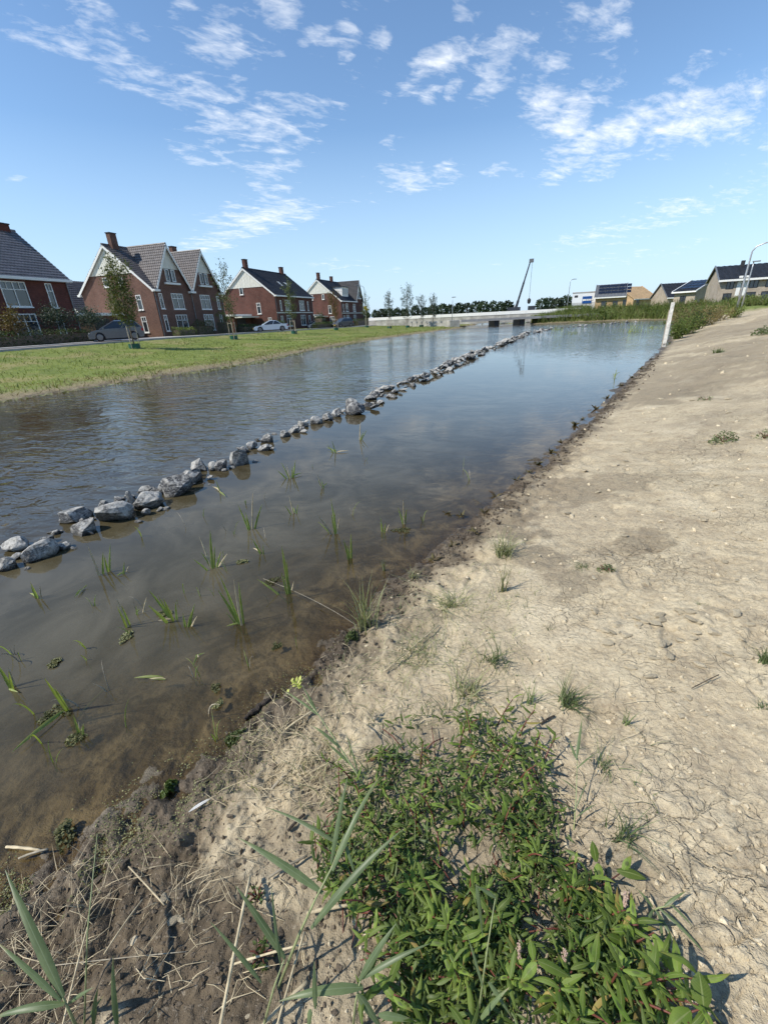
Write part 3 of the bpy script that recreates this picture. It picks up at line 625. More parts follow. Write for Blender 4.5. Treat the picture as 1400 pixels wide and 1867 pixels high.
def tiled(parent, p00, p10, p01, p11, mat, name='roof', tw=.30, th=.36, clip=None):
    """pantiled slope between eave p00-p10 and ridge p01-p11, each course stepped and waved"""
    p00, p10, p01, p11 = [np.array(p, float) for p in (p00, p10, p01, p11)]; Lx = np.linalg.norm(p10 - p00); Ly = np.linalg.norm(p01 - p00)
    nx = max(2, int(Lx / tw)); ny = max(2, int(Ly / th)); nrm = np.cross(p10 - p00, p01 - p00); nrm /= np.linalg.norm(nrm)
    if nrm[2] < 0: nrm = -nrm
    us = np.linspace(0, 1, nx * 4 + 1); prof = np.array([0, .035, .045, .015]); hx = prof[np.arange(nx * 4 + 1) % 4]
    rows = []
    for j in range(ny):
        for t, l in ((j / ny, .045), ((j + .999) / ny, 0.0)):
            base = (p00[None] * (1 - us)[:, None] + p10[None] * us[:, None]) * (1 - t) + (p01[None] * (1 - us)[:, None] + p11[None] * us[:, None]) * t
            rows.append(base + nrm[None] * (hx + l + .03)[:, None])
    V = np.concatenate(rows); k = len(us); i = np.arange(len(rows) - 1)[:, None] * k; j = np.arange(k - 1)[None]
    F = np.stack([i + j, i + j + 1, i + k + j + 1, i + k + j], -1).reshape(-1, 4)
    if clip is not None:
        cen = V[F].mean(1); F = F[clip(cen)]
        us_ = np.unique(F); rm = np.zeros(len(V), np.int64); rm[us_] = np.arange(len(us_)); V = V[us_]; F = rm[F]
    o = put(name, mesh_np(name, V, F, False), mat, parent); return o
def bargeboard(parent, pts, y0, y1, side=True):
    """white verge boards along the sloping gable edges; pts in the gable plane"""
    for a, b in zip(pts[:-1], pts[1:]):
        a = np.array(a, float); b = np.array(b, float); n = np.array([-(b - a)[1], (b - a)[0]]); n /= np.linalg.norm(n); n = n if n[1] < 0 else -n
        poly = [tuple(a), tuple(b), tuple(b + n * .24), tuple(a + n * .24)]
        MB().prism(poly, 0 if side else 1, y0, y1).put('bargeboard', M['white'], parent)
def chimney(roof, x, y, z0, z1, brickmat, wx=.95, wy=.55):
    c = MB().box(x - wx / 2, x + wx / 2, y - wy / 2, y + wy / 2, z0, z1).put('chimney', brickmat, roof)
    return c
def cap_for(roof, x, y, z1, wx=.95, wy=.55):
    MB().box(x - wx / 2 - .06, x + wx / 2 + .06, y - wy / 2 - .06, y + wy / 2 + .06, z1 + .003, z1 + .10).put('chimney_cap', M['dark'], roof)
def gable_house(name, s0, Wd, D, eh, rh, bm, tm, front, gable, label, chim=(), cross=(), boards=None, cat='house', d0=42.45, zb=None, bandz=None, white_bands=False, garage=None, gboard=True):
    """local x along the street, y away from the canal; front holes and gable holes as (a, b, c, d, bars, transom, curtain)"""
    zb = float(zst(s0 + Wd / 2)) - .05 if zb is None else zb; x0, y0 = street(s0, d0)
    t = thing(name, (x0, y0, zb), math.pi / 2 - AL, label, cat, 'brick houses along the street')
    # front wall with openings, gable walls, back wall
    wall_mb(0, Wd, 0, eh, [q[:4] for q in front if q[3] <= eh], 0.0).put('front_wall', bm, t)
    for q in front:
        if q[3] <= eh: window(t, q[0], q[1], q[2], q[3], 0.0, -1, q[4], q[5], False, q[6])
    zsp = rh - 3.1 if gboard else eh      # where the gable boarding starts
    g = swap(wall_mb(0, D, 0, eh, [q[:4] for q in gable if q[3] <= eh], 0.0)).put('gable_wall', bm, t)
    for q in gable:
        if q[3] <= eh: window(t, q[0], q[1], q[2], q[3], 0.0, -1, q[4], q[5], True, q[6])
    k = (rh - eh) / (D / 2); hb = (zsp - eh) / k
    up = MB().quad((0, 0, eh + .001), (0, D, eh + .001), (0, D - hb, zsp), (0, hb, zsp)); 
    if hb > 0.05: up.put('gable_wall', bm, t)
    for q in gable:
        if q[3] > eh: window(t, q[0], q[1], q[2], q[3], -.075, -1, q[4], q[5], True, q[6])
    if gboard:
        nb = 14
        for i in range(nb):       # upright cream boards with open joints
            a = hb + (D - 2 * hb) * i / nb + .012; b = hb + (D - 2 * hb) * (i + 1) / nb - .012
            za = eh + k * min(a, D - a); zb_ = eh + k * min(b, D - b); top = [(a, za)] + ([(D / 2, rh)] if a < D / 2 < b else []) + [(b, zb_)]
            MB().prism([(a, zsp), (b, zsp)] + top[::-1], 0, -.06, -.02).put('board', M['cream'], t)
        MB().quad((-.015, hb, zsp), (-.015, D - hb, zsp), (-.015, D / 2, rh)).put('board_backing', M['dark'], t)
    else: MB().quad((0, 0, eh), (0, D, eh), (0, D / 2, rh)).put('gable_wall', bm, t)
    far = MB().quad((Wd, 0, 0), (Wd, D, 0), (Wd, D, eh), (Wd, D / 2, rh), (Wd, 0, eh)); far.quad((0, D, 0), (Wd, D, 0), (Wd, D, eh), (0, D, eh)); far.put('rear_wall', bm, t)
    ov = .38; zo = eh - ov * k; e = .25
    def clip(c):
        keep = np.ones(len(c), bool)
        for (a, b) in cross:
            m_ = (a + b) / 2; kk = (rh - eh) / ((b - a) / 2); keep &= ~((c[:, 0] > a) & (c[:, 0] < b) & (c[:, 2] < rh - kk * np.abs(c[:, 0] - m_) - .05) & (c[:, 1] < D / 2))
        return keep
    r1 = tiled(t, (-e, -ov, zo), (Wd + e, -ov, zo), (-e, D / 2, rh), (Wd + e, D / 2, rh), tm, clip=clip if cross else None)
    tiled(t, (-e, D + ov, zo), (Wd + e, D + ov, zo), (-e, D / 2, rh), (Wd + e, D / 2, rh), tm)
    MB().tube([(-e - .03, D / 2, rh + .06), (Wd + e + .03, D / 2, rh + .06)], .12, 8).put('ridge_tiles', tm, t)
    bargeboard(t, [(-ov - .02, zo - .0), (D / 2, rh + .0)], -e - .03, -e + .02); bargeboard(t, [(D / 2, rh), (D + ov + .02, zo)], -e - .03, -e + .02)
    bargeboard(t, [(-ov - .02, zo - .0), (D / 2, rh + .0)], Wd + e - .02, Wd + e + .03)
    # gutter boxes, broken by the cross gables
    segs = [(-e, Wd + e)]
    if cross: segs = [(-e, cross[0][0] + .35)] + [(cross[i][1] - .4, cross[i + 1][0] + .4) for i in range(len(cross) - 1)] + [(cross[-1][1] - .35, Wd + e)]
    for a, b in segs: MB().box(a, b, -ov - .14, .0, zo - .12, zo + .10).put('gutter', M['white'], t)
    MB().box(-e, Wd + e, D, D + ov + .14, zo - .12, zo + .10).put('gutter', M['white'], t)
    for x in (.12, Wd - .12) + tuple((cross[i][1] + cross[i + 1][0]) / 2 for i in range(len(cross) - 1)):
        MB().tube([(x, -.08, 0), (x, -.08, zo - .1)], .05, 6).put('downpipe', M['zinc'], t)
    for (a, b) in cross:
        m_ = (a + b) / 2; kk = (rh - eh) / ((b - a) / 2); zs_ = rh - 2.6
        hw = (rh - zs_) / kk; y = -.004
        MB().quad((a, y, eh - .3), (b, y, eh - .3), (b, y, eh), (m_ + hw, y, zs_), (m_ - hw, y, zs_), (a, y, eh)).put('cross_gable_wall', bm, t)
        MB().quad((m_ - hw, y - .03, zs_), (m_ + hw, y - .03, zs_), (m_, y - .03, rh)).put('gable_panel', M['cream'], t)
        for xx in (m_ - .85, m_ + .2): window(t, xx, xx + .65, eh + .75, zs_ - .05, -.08, -1, 1, False, sill=False)
        MB().box(m_ - .3, m_ + .3, y - .06, y - .02, eh + .75, zs_ - .05).put('shutter_panel', M['dark'], t)
        MB().box(m_ - 1.3, m_ + 1.3, -.30, .0, eh + .42, eh + .64).put('flower_ledge', M['white'], t)
        v = .30; ze = eh - v * kk + .35; yb = D / 2
        hx = (b - a) / 2 + v - .35 / kk
        for sg in (-1, 1):
            tiled(t, (m_ + sg * hx, -.35, ze), (m_ + sg * hx, yb * .98, ze), (m_, -.35, rh + .05), (m_, yb, rh + .05), tm, name='cross_roof', clip=lambda c: c[:, 2] > eh + (c[:, 1]) * k - .15)
            aa = (m_ + sg * (hx + .02), ze); bb = (m_, rh + .05); bargeboard(t, [aa, bb], -.40, -.34, side=False)
        MB().tube([(m_, -.38, rh + .11), (m_, yb, rh + .11)], .11, 8).put('ridge_tiles', tm, t)
    for (x, y, z1) in chim:
        chimney(r1, x, y, rh - .7, z1, bm); cap_for(r1, x, y, z1)
    if white_bands:
        MB().box(-.03, Wd + .03, -.035, -.004, 2.85, 3.02).put('stone_band', M['cream'], t)
    return t, r1
# windows: a, b, c, d, bars, transom, curtain
W2 = 13.4
front2 = [(.75, 1.35, 3.3, 5.0, 1, True, 0), (2.9, 5.0, 3.25, 5.05, 2, True, 1), (.75, 1.35, .75, 2.6, 1, True, 0), (2.9, 5.0, .55, 2.6, 2, True, 0),
          (8.4, 10.5, 3.25, 5.05, 2, True, 1), (12.0, 12.6, 3.3, 5.0, 1, True, 0), (8.4, 10.5, .55, 2.6, 2, True, 0), (12.0, 12.6, .75, 2.6, 1, True, 0)]
gable2 = [(2.0, 2.75, 3.25, 4.9, 1, True, 0), (2.0, 2.75, .7, 2.5, 1, True, 0), (4.0, 4.7, 6.0, 7.0, 1, False, 0), (6.3, 7.0, 6.0, 7.0, 1, False, 0)]
h2, r2 = gable_house('semi_detached_house', 47.2, W2, 11.0, 5.6, 10.35, M['brick_brown'], M['tile_grey'], front2, gable2,
    'brown brick house with two steep front gables and grey tiled roof', chim=[(1.2, 5.2, 11.6), (12.2, 5.8, 11.5)], cross=[(.35, 6.6), (6.8, 13.05)])
front3 = [(1.6, 2.2, 3.3, 5.0, 1, True, 0), (3.6, 5.8, 3.3, 5.1, 2, True, 1), (9.4, 11.6, 3.3, 5.1, 2, True, 1), (13.0, 13.6, 3.3, 5.0, 1, True, 0), (1.3, 2.2, .2, 2.4, 1, True, 0), (3.6, 5.8, .6, 2.5, 2, True, 0), (9.4, 11.6, .6, 2.5, 2, True, 0), (13.0, 13.9, .2, 2.4, 1, True, 0)]
gable3 = [(3.1, 3.9, 2.9, 4.7, 1, True, 0), (1.2, 1.9, .9, 2.2, 1, True, 0), (6.2, 6.9, 6.2, 7.4, 1, False, 0)]
h3, r3 = gable_house('semi_detached_house', 76.1, 15.4, 11.0, 6.0, 10.35, M['brick_red'], M['tile_black'], front3, gable3,
    'bright red brick house with black roof, two chimneys and silver car in front', chim=[(.9, 5.5, 11.7), (14.0, 5.5, 11.5)], white_bands=True, zb=.62)
for x in (7.0, 9.6):
    k3 = (10.35 - 6.0) / 5.5; y0_, y1_ = 2.0, 3.0
    f = MB().raw([(x, y0_, 6 + k3 * y0_ + .12), (x + .75, y0_, 6 + k3 * y0_ + .12), (x + .75, y1_, 6 + k3 * y1_ + .12), (x, y1_, 6 + k3 * y1_ + .12), (x, y0_, 6 + k3 * y0_), (x + .75, y0_, 6 + k3 * y0_), (x + .75, y1_, 6 + k3 * y1_), (x, y1_, 6 + k3 * y1_)],
        [(0, 1, 2, 3), (0, 4, 5, 1), (1, 5, 6, 2), (2, 6, 7, 3), (3, 7, 4, 0)]).put('skylight', M['white'], h3)
front4 = [(1.2, 1.8, 3.3, 5.0, 1, True, 0), (3.0, 4.9, 3.3, 5.1, 2, True, 1), (8.4, 10.4, 3.3, 5.1, 2, True, 1), (1.2, 2.1, .2, 2.4, 1, True, 0), (3.2, 5.0, .6, 2.5, 2, True, 0), (8.4, 10.4, .6, 2.5, 2, True, 0)]
gable4 = [(2.6, 3.4, 3.0, 4.8, 1, True, 0), (2.0, 3.2, .5, 2.3, 2, True, 0), (4.2, 4.8, 6.2, 7.3, 1, False, 0), (7.2, 7.8, 6.2, 7.3, 1, False, 0)]
h4, r4 = gable_house('semi_detached_house', 108.0, 16.5, 11.5, 5.9, 10.6, M['brick_red'], M['tile_black'], front4, gable4,
    'farthest red brick house with white box dormer behind the street lamp', chim=[(.9, 5.7, 12.0), (9.0, 5.7, 11.7)], white_bands=True, zb=.42, cross=[(10.6, 16.2)])
k4 = (10.6 - 5.9) / 5.75; dm = MB().box(4.0, 8.2, 1.0, 4.6, 5.9 + k4 * 1.0 - .1, 8.9).put('dormer', M['white'], h4)
MB().box(3.8, 8.4, .8, 4.8, 8.903, 9.1).put('dormer_roof', M['dark'], dm)
MB().box(4.4, 7.8, .96, .99, 7.2, 8.6).put('dormer_window', M['glass'], dm)
front1 = [(10.9, 11.55, 3.1, 5.15, 1, True, 0), (6.9, 9.1, 3.15, 5.15, 2, True, 0), (6.9, 9.1, .55, 2.6, 2, True, 0), (10.9, 11.6, .55, 2.5, 1, True, 0), (2.0, 4.2, 3.15, 5.15, 2, True, 0), (2.0, 4.2, .55, 2.6, 2, True, 0)]
h1, r1_ = gable_house('semi_detached_house', 23.0, 13.2, 9.4, 5.75, 9.9, M['brick_dark'], M['tile'], front1, [(3, 3.8, 3.2, 4.9, 1, True, 0)],
    'dark red brick house cut off by the left edge, roof of glinting tiles', chim=[(12.4, 4.7, 10.35)], d0=42.45)
# side extension and garage between the first two houses, and a lower roof behind
t = thing('garage', street(40.2, 47.0) + (1.0,), math.pi / 2 - AL, 'low flat-roofed garage with white fascia left of the gabled brown house', 'garage')
MB().box(0, 6.9, .3, 7, 0, 2.55).put('wall', M['brick_brown'], t)
MB().box(-.2, 6.9, 0, 7.2, 2.553, 2.85).put('fascia', M['white'], t)
MB().box(1.2, 4.2, .22, .28, .05, 2.2).put('garage_door', M['dark'], t)
MB().box(4.9, 5.8, .22, .28, .05, 2.15).put('door', M['dark'], t)
t = thing('rear_house', street(50.2, 58) + (1.0,), math.pi / 2 - AL, 'grey roof of a house behind, seen in the gap beside the dark red house', 'house')
MB().box(0, 13, 0, 8, 0, 3.2).put('wall', M['brick_brown'], t)
r_ = tiled(t, (-.3, -.4, 3.0), (13.3, -.4, 3.0), (-.3, 4, 7.6), (13.3, 4, 7.6), M['tile_grey'])
tiled(t, (-.3, 8.4, 3.0), (13.3, 8.4, 3.0), (-.3, 4, 7.6), (13.3, 4, 7.6), M['tile_grey'])
MB().quad((0, 0, 3.2), (0, 8, 3.2), (0, 4, 7.5)).put('gable_wall', M['brick_brown'], t)
bargeboard(t, [(-.4, 3.0), (4, 7.6)], -.35, -.3); bargeboard(t, [(4, 7.6), (8.4, 3.0)], -.35, -.3)
MB().box(5, 7.2, .5, 2.6, 4.0, 5.6).put('dormer', M['dark'], t)
MB().box(5.2, 7.0, .44, .48, 4.3, 5.4).put('dormer_window', M['glass'], t)
for (s0, d_, L, zz) in ((70.5, 47.5, 5.4, .65), (103.0, 47.5, 4.8, .42)):
    t = thing('garage', street(s0, d_) + (zz,), math.pi / 2 - AL, 'low garage with white fascia attached left of the %s' % ('red house with two chimneys' if s0 < 80 else 'farthest red house'), 'garage')
    MB().box(0, L, .3, 6.5, 0, 2.6).put('wall', M['brick_red'], t); MB().box(-.2, L, 0, 6.6, 2.603, 2.9).put('fascia', M['white'], t)
    MB().box(.8, 3.4, .2, .28, .05, 2.2).put('garage_door', M['dark'], t)
    MB().box(-.15, L - .003, -1.5, -.003, 2.3, 2.5).put('canopy', M['cream'], t)
# timber fence between the dark red house and the garage
t = thing('garden_fence', street(36.5, 44.8) + (1.02,), math.pi / 2 - AL, 'brown timber fence behind the grey parked car', 'fence')
for k in range(22): MB().box(k * .16, k * .16 + .145, 0, .025, 0, 1.75 + .01 * (k % 3)).put('plank', M['wood'], t)
for z in (.4, 1.35): MB().box(0, 3.5, .028, .07, z, z + .08).put('rail', M['wood'], t)
# ---------------------------------------------------------------- cars
def car_parts(kind):
    """meshes of one car, nose along +x, standing on z=0: list of (name, mesh, material key, children)"""
    L, Wd, Hh = {'hatch': (4.35, 1.78, 1.48), 'sedan': (4.75, 1.86, 1.40), 'suv': (4.3, 1.84, 1.68)}[kind]; h = Wd / 2; f = L / 2
    belt = Hh * .60; low = .22
    if kind == 'suv': prof = [(-f, .5), (-f, belt + .05), (-f + .15, belt + .12), (.9, belt + .06), (f - .25, belt - .12), (f, belt - .35), (f, .35)]
    elif kind == 'sedan': prof = [(-f, .45), (-f, belt - .02), (-f + .12, belt + .08), (-1.2, belt + .08), (1.0, belt + .03), (f - .35, belt - .10), (f, belt - .32), (f, .32)]
    else: prof = [(-f, .45), (-f, belt), (-f + .1, belt + .08), (.95, belt + .03), (f - .3, belt - .12), (f, belt - .34), (f, .32)]
    wheels = [(-f + .82, .33), (f - .86, .33)]
    bottom = []
    for wx, wr in sorted(wheels, reverse=True):
        bottom.append((wx + wr + .07, low))
        for a in range(0, 181, 30): bottom.append((wx + (wr + .06) * math.cos(R(a)), .33 + (wr + .05) * math.sin(R(a)) if a not in (0, 180) else .30))
        bottom.append((wx - wr - .07, low))
    outline = prof + [(f - .08, low)] + bottom + [(-f + .08, low)]
    n = len(outline); mb = MB(); rings = []
    for y, ins in ((-h, .05), (-h + .06, 0), (-h * .5, -.0), (h * .5, 0), (h - .06, 0), (h, .05)):
        rings.append([(x * (1 - ins * .3), y, z - (ins * .6 if z > belt - .1 else 0)) for x, z in outline])
    vs = [q for r_ in rings for q in r_]; fs = [(i * n + k, i * n + (k + 1) % n, (i + 1) * n + (k + 1) % n, (i + 1) * n + k) for i in range(5) for k in range(n)]
    mb.raw(vs, fs); mb.raw(rings[0], [tuple(range(n))]); mb.raw(rings[-1], [tuple(range(n - 1, -1, -1))])
    out = [('body', mb.mesh('body'), 'PAINT', [])]
    # cabin: glass trapezoid with painted roof and pillars
    if kind == 'sedan': c = [(-1.55, belt + .06), (-.85, Hh - .06), (.05, Hh - .02), (1.15, belt + .02)]
    elif kind == 'suv': c = [(-f + .1, belt + .08), (-f + .38, Hh - .08), (.1, Hh - .04), (1.05, belt + .04)]
    else: c = [(-f + .12, belt + .04), (-f + .55, Hh - .08), (.0, Hh - .02), (1.2, belt)]
    g = MB(); hi = h - .08; ht = h - .27
    (xa, za), (xb, zb), (xc, zc), (xd, zd) = c
    B = [(xa, -hi, za), (xd, -hi, zd), (xd, hi, zd), (xa, hi, za)]; T = [(xb, -ht, zb), (xc, -ht, zc), (xc, ht, zc), (xb, ht, zb)]
    g.raw(B + T, [(0, 1, 5, 4), (1, 2, 6, 5), (2, 3, 7, 6), (3, 0, 4, 7)]); out.append(('window_glass', g.mesh('window_glass'), 'glass', []))
    rf = MB(); rf.raw([(xb - .05, -ht - .01, zb + .0), (xc + .05, -ht - .01, zc), (xc + .05, ht + .01, zc), (xb - .05, ht + .01, zb), ((xb) + .1, -ht + .12, zb + .06), (xc - .1, -ht + .12, zc + .055), (xc - .1, ht - .12, zc + .055), (xb + .1, ht - .12, zb + .06)],
        [(0, 1, 5, 4), (1, 2, 6, 5), (2, 3, 7, 6), (3, 0, 4, 7), (4, 5, 6, 7)]); out.append(('roof', rf.mesh('roof', True), 'PAINT', []))
    for sg in (-1, 1):
        pl = MB()
        for a, b in (((xd, zd), (xc, zc)), ((xa, za), (xb, zb)), (((xa + xd) / 2 - .1, belt + .04), ((xb + xc) / 2 - .1, Hh - .04))):
            pl.tube([(a[0], sg * (hi + .005), a[1]), (b[0], sg * (ht + .012), b[1])], .035, 5)
        out.append(('pillar', pl.mesh('pillar'), 'PAINT', []))
        out.append(('mirror', MB().box(.85, 1.0, sg * (h + .08) - .09, sg * (h + .08) + .09, belt + .03, belt + .17).mesh('mirror'), 'PAINT', []))
        out.append(('headlight', MB().raw([(f - .35, sg * (h - .02), belt - .14), (f - .02, sg * (h - .12), belt - .33), (f - .0, sg * (h - .55), belt - .36), (f - .12, sg * (h - .55), belt - .22), (f - .35, sg * (h + .006), belt - .25), (f + .012, sg * (h - .1), belt - .46), (f + .012, sg * (h - .55), belt - .44)],
            [(0, 1, 2, 3), (0, 4, 5, 1), (1, 5, 6, 2)]).mesh('headlight'), 'lampglass', []))
        out.append(('tail_light', MB().box(-f - .012, -f + .18, sg * (h - .16) - .17, sg * (h - .16) + .172, belt - .22, belt - .02).mesh('tail_light'), 'red', []))
        for (a, b) in ((.0, .85), (-.95, -.06)):
            out.append(('door', MB().quad((a, sg * (h + .003), .34), (b, sg * (h + .003), .34), (b - .02, sg * (h + .003), belt - .05), (a + .02, sg * (h + .003), belt - .05)).mesh('door'), 'PAINT',
                [('handle', MB().box(a + .08, a + .26, sg * (h + .02) - .015, sg * (h + .02) + .015, belt - .16, belt - .12).mesh('handle'), 'PAINT')]))
    out.append(('grille', MB().box(f - .01, f + .015, -.5, .5, .36, belt - .42).mesh('grille'), 'dark', []))
    out.append(('number_plate', MB().box(f + .018, f + .03, -.26, .26, .40, .51).mesh('number_plate'), 'plate', []))
    out.append(('number_plate', MB().box(-f - .02, -f - .005, -.26, .26, .62, .73).mesh('number_plate'), 'plate', []))
    for wx, wr in wheels:
        for sg in (-1, 1):
            t_ = MB().tube([(wx, sg * (h - .2), wr), (wx, sg * (h - .17), wr), (wx, sg * (h + .0), wr), (wx, sg * (h + .012), wr)], [wr - .04, wr, wr, wr - .05], 18).mesh('wheel', True)
            r_ = MB().tube([(wx, sg * (h + .014), wr), (wx, sg * (h + .022), wr)], [wr - .10, wr - .13], 14)
            out.append(('wheel', t_, 'tyre', [('rim', r_.mesh('rim'), 'rim')]))
    out.append(('underside', MB().box(-f + .3, f - .3, -h + .12, h - .12, .18, .3).mesh('underside'), 'dark', []))
    return out
CARLIB = {}
def car(kind, x, y, z, heading, paint, label):
    if kind not in CARLIB: CARLIB[kind] = car_parts(kind)
    t = thing('parked_car', (x, y, z), math.atan2(heading[1], heading[0]), label, 'car', 'cars parked along the street')
    for nm, me, mk, ch in CARLIB[kind]:
        if mk == 'PAINT': me = me.copy()
        o = put(nm, me, M[paint if mk == 'PAINT' else mk], t)
        for n2, me2, mk2 in ch:
            if mk2 == 'PAINT': me2 = me2.copy()
            put(n2, me2, M[paint if mk2 == 'PAINT' else mk2], o)
    return t
def cz(x, y): return float(zst(x * SU[0] + y * SU[1])) + .006
for kind, x, y, hd, paint, lab in (('hatch', -22.6, 40.8, (-.86, -.50), 'paint_grey', 'grey hatchback parked before the gap left of the brown gabled house'),
        ('sedan', -14.75, 66.0, (-.95, -.30), 'paint_silver', 'pale silver sedan parked before the red house with two chimneys'),
        ('suv', -6.4, 93.0, (-.72, -.69), 'paint_dark', 'small dark car parked left of the curved street lamp'),
        ('hatch', -12.5, 98.0, (-.8, -.6), 'paint_white', 'white car half hidden behind the hedge of the farthest red house')):
    c_ = car(kind, x, y, cz(x, y), hd, paint, lab)
    if paint == 'paint_grey': c_.scale = (.98, 1, 1.08)
# ---------------------------------------------------------------- young trees with stakes
def tree(name, base, H, cb, cr, nleaf, mat, label, cat='tree', group=None, seed=0, leaf=.11, lean=(0, 0), nlimb=9, bare=.0, top=1.0, trunk_r=.05, shape='oval'):
    r = np.random.default_rng(seed); t = thing(name, base, 0, label, cat, group)
    tr = MB(); pts = [(lean[0] * (k / 6) ** 1.3 + r.normal() * .02, lean[1] * (k / 6) ** 1.3 + r.normal() * .02, -.05 + H * .93 * k / 6) for k in range(7)]
    tr.tube(pts, [trunk_r * (1 - .82 * k / 6) for k in range(7)], 7)
    def axis(z): q = min(max(z / (H * .93), 0), 1); return np.array([lean[0] * q ** 1.3, lean[1] * q ** 1.3, z])
    tips = []
    for k in range(nlimb):
        z0 = cb + (H - cb) * (.02 + .72 * k / nlimb); a = k * 2.4 + r.uniform(-.4, .4); u = (z0 - cb) / (H - cb)
        w_ = cr * (math.sin(math.pi * min(.999, max(.08, .18 + .72 * (1 - u) * .95))) if shape == 'oval' else 1 - .8 * u) * r.uniform(.75, 1.1)
        rise = w_ * r.uniform(1.0, 1.9) if shape == 'oval' else w_ * r.uniform(.3, .7)
        p0 = axis(z0); p2 = p0 + np.array([math.cos(a) * w_, math.sin(a) * w_, rise]); p2[2] = min(p2[2], H * .99)
        p1 = p0 + (p2 - p0) * .5 + np.array([math.cos(a), math.sin(a), -.4]) * w_ * .18
        br = bezier(p0, p1, p2, 5); tr.tube(br, [trunk_r * .42 * (1 - .2 * i) for i in range(5)], 5); tips.append(br)
    tips.append([axis(z) for z in np.linspace(cb + (H - cb) * .3, H, 6)])
    tr.put('trunk', M['bark'], t, True)
    P = []
    for b_ in tips:
        b_ = np.array(b_); n = int(nleaf / len(tips)); u = r.uniform(.15, 1.03, n) ** .8 * (len(b_) - 1); i = np.minimum(u.astype(int), len(b_) - 2); f = (u - i)[:, None]
        q = b_[i] * (1 - f) + b_[i + 1] * f; clump = r.normal(size=(max(2, n // 25), 3)) * cr * .16; q = q + clump[r.integers(0, len(clump), n)] + r.normal(size=(n, 3)) * cr * (.10 if bare else .15)
        P.append(q)
    P = np.concatenate(P); P = P[P[:, 2] > cb * .8]
    if shape == 'oval' and nleaf > 0:      # fill the crown: widest a third of the way up, drawn out to the tip
        n = int(nleaf * (.35 if bare else .9)); nc = max(14, n // 28); u = r.beta(1.3, 1.9, nc); wd = cr * np.clip(np.interp(u, [0, .12, .32, .6, .85, 1], [.35, .8, 1, .62, .28, .08]), .05, 1); a_ = r.uniform(0, 6.28, nc); q_ = r.uniform(.2, 1, nc) ** .5
        cz_ = cb + (H - cb) * u; ax_ = np.array([axis(z) for z in cz_]); cc_ = ax_ + np.stack([np.cos(a_) * wd * q_, np.sin(a_) * wd * q_, np.zeros(nc)], 1)
        k_ = r.integers(0, nc, n); P = np.concatenate([P[r.permutation(len(P))[:int(len(P) * .55)]], cc_[k_] + r.normal(size=(n, 3)) * [.16, .16, .22] * (cr ** .5)])
    V, F = leaf_cloud(P, leaf, r); put('crown', mesh_np('crown', V, F, False), mat, t)
    return t
def stakes(x, y, z, lab, n=3, h=1.45, r0=.34, seed=0):
    t = thing('tree_support', (x, y, z), .5 + seed, lab, 'tree stakes', 'stakes around the young trees')
    for k in range(n):
        a = 2 * math.pi * k / n; MB().tube([(math.cos(a) * r0, math.sin(a) * r0, -.1), (math.cos(a) * r0 * 1.02, math.sin(a) * r0 * 1.02, h)], .032, 6).put('stake', M['stake'], t)
    for k in range(n):
        a, b = 2 * math.pi * k / n, 2 * math.pi * (k + 1) / n
        MB().tube([(math.cos(a) * r0, math.sin(a) * r0, h - .08), (math.cos(b) * r0, math.sin(b) * r0, h - .08)], .022, 5).put('rail', M['stake'], t)
    g = MB(); sg = 14; rr = r0 * 1.04
    vs = [(math.cos(2 * math.pi * k / sg) * q, math.sin(2 * math.pi * k / sg) * q, zz) for q, zz in ((rr, -.05), (rr, .30), (rr - .02, .30), (rr - .02, -.05)) for k in range(sg)]
    g.raw(vs, [(i * sg + k, i * sg + (k + 1) % sg, (i + 1) * sg + (k + 1) % sg, (i + 1) * sg + k) for i in range(3) for k in range(sg)]); g.put('green_guard', M['greenband'], t)
    return t
TREES = [  # base pixel, s, height, crown base, radius, leaves, material, label
    (25.4, 25.5, 5.5, 1.45, .9, 3400, 'crown_olive', 'dense olive-green young tree standing before the grey hatchback', .12, (.0, .0), 12),
    (37.1, 25.5, 6.6, 1.7, .85, 1700, 'crown_green', 'sparse young tree with upright twigs before the brown gabled house', .12, (-.1, 0), 12),
    (49.2, 25.5, 5.9, 1.6, .8, 1900, 'crown_green', 'green young tree right of the silver sedan', .12, (-.05, 0), 12),
    (62.2, 25.5, 5.0, 1.5, .85, 1700, 'crown_orange', 'small rusty-leaved young tree before the farthest red house', .13, (-.05, 0), 10),
    (76.2, 25.5, 5.4, 1.5, .85, 1200, 'crown_green', 'thin young tree just right of the yellow-signed lamp', .12, (.1, 0), 10)]
tree_sup = ['before the grey hatchback', 'before the brown gabled house', 'right of the silver sedan', 'before the farthest red house', 'right of the yellow-signed lamp']
for k, (s, d, H, cb, cr, nl, mt, lab, lf, ln, nb) in enumerate(TREES):
    x, y = street(s, d); z = gz(x, y); tree('young_tree', (x, y, z), H, cb, cr, nl, M[mt], lab, group='young trees on the grass bank', seed=50 + k, leaf=lf, lean=ln, nlimb=nb, bare=1 if k else 0)
    stakes(x, y, z, 'wooden tree stakes with green guard ' + tree_sup[k], seed=k * .4)
FT = [(710, 597, 530), (743, 594.5, 519), (768, 593, 537), (789, 591, 536)]
ftl = ['leftmost of the four slim trees past the houses', 'tallest of the four slim trees past the houses', 'third of the four slim trees past the houses', 'rightmost of the four slim trees past the houses']
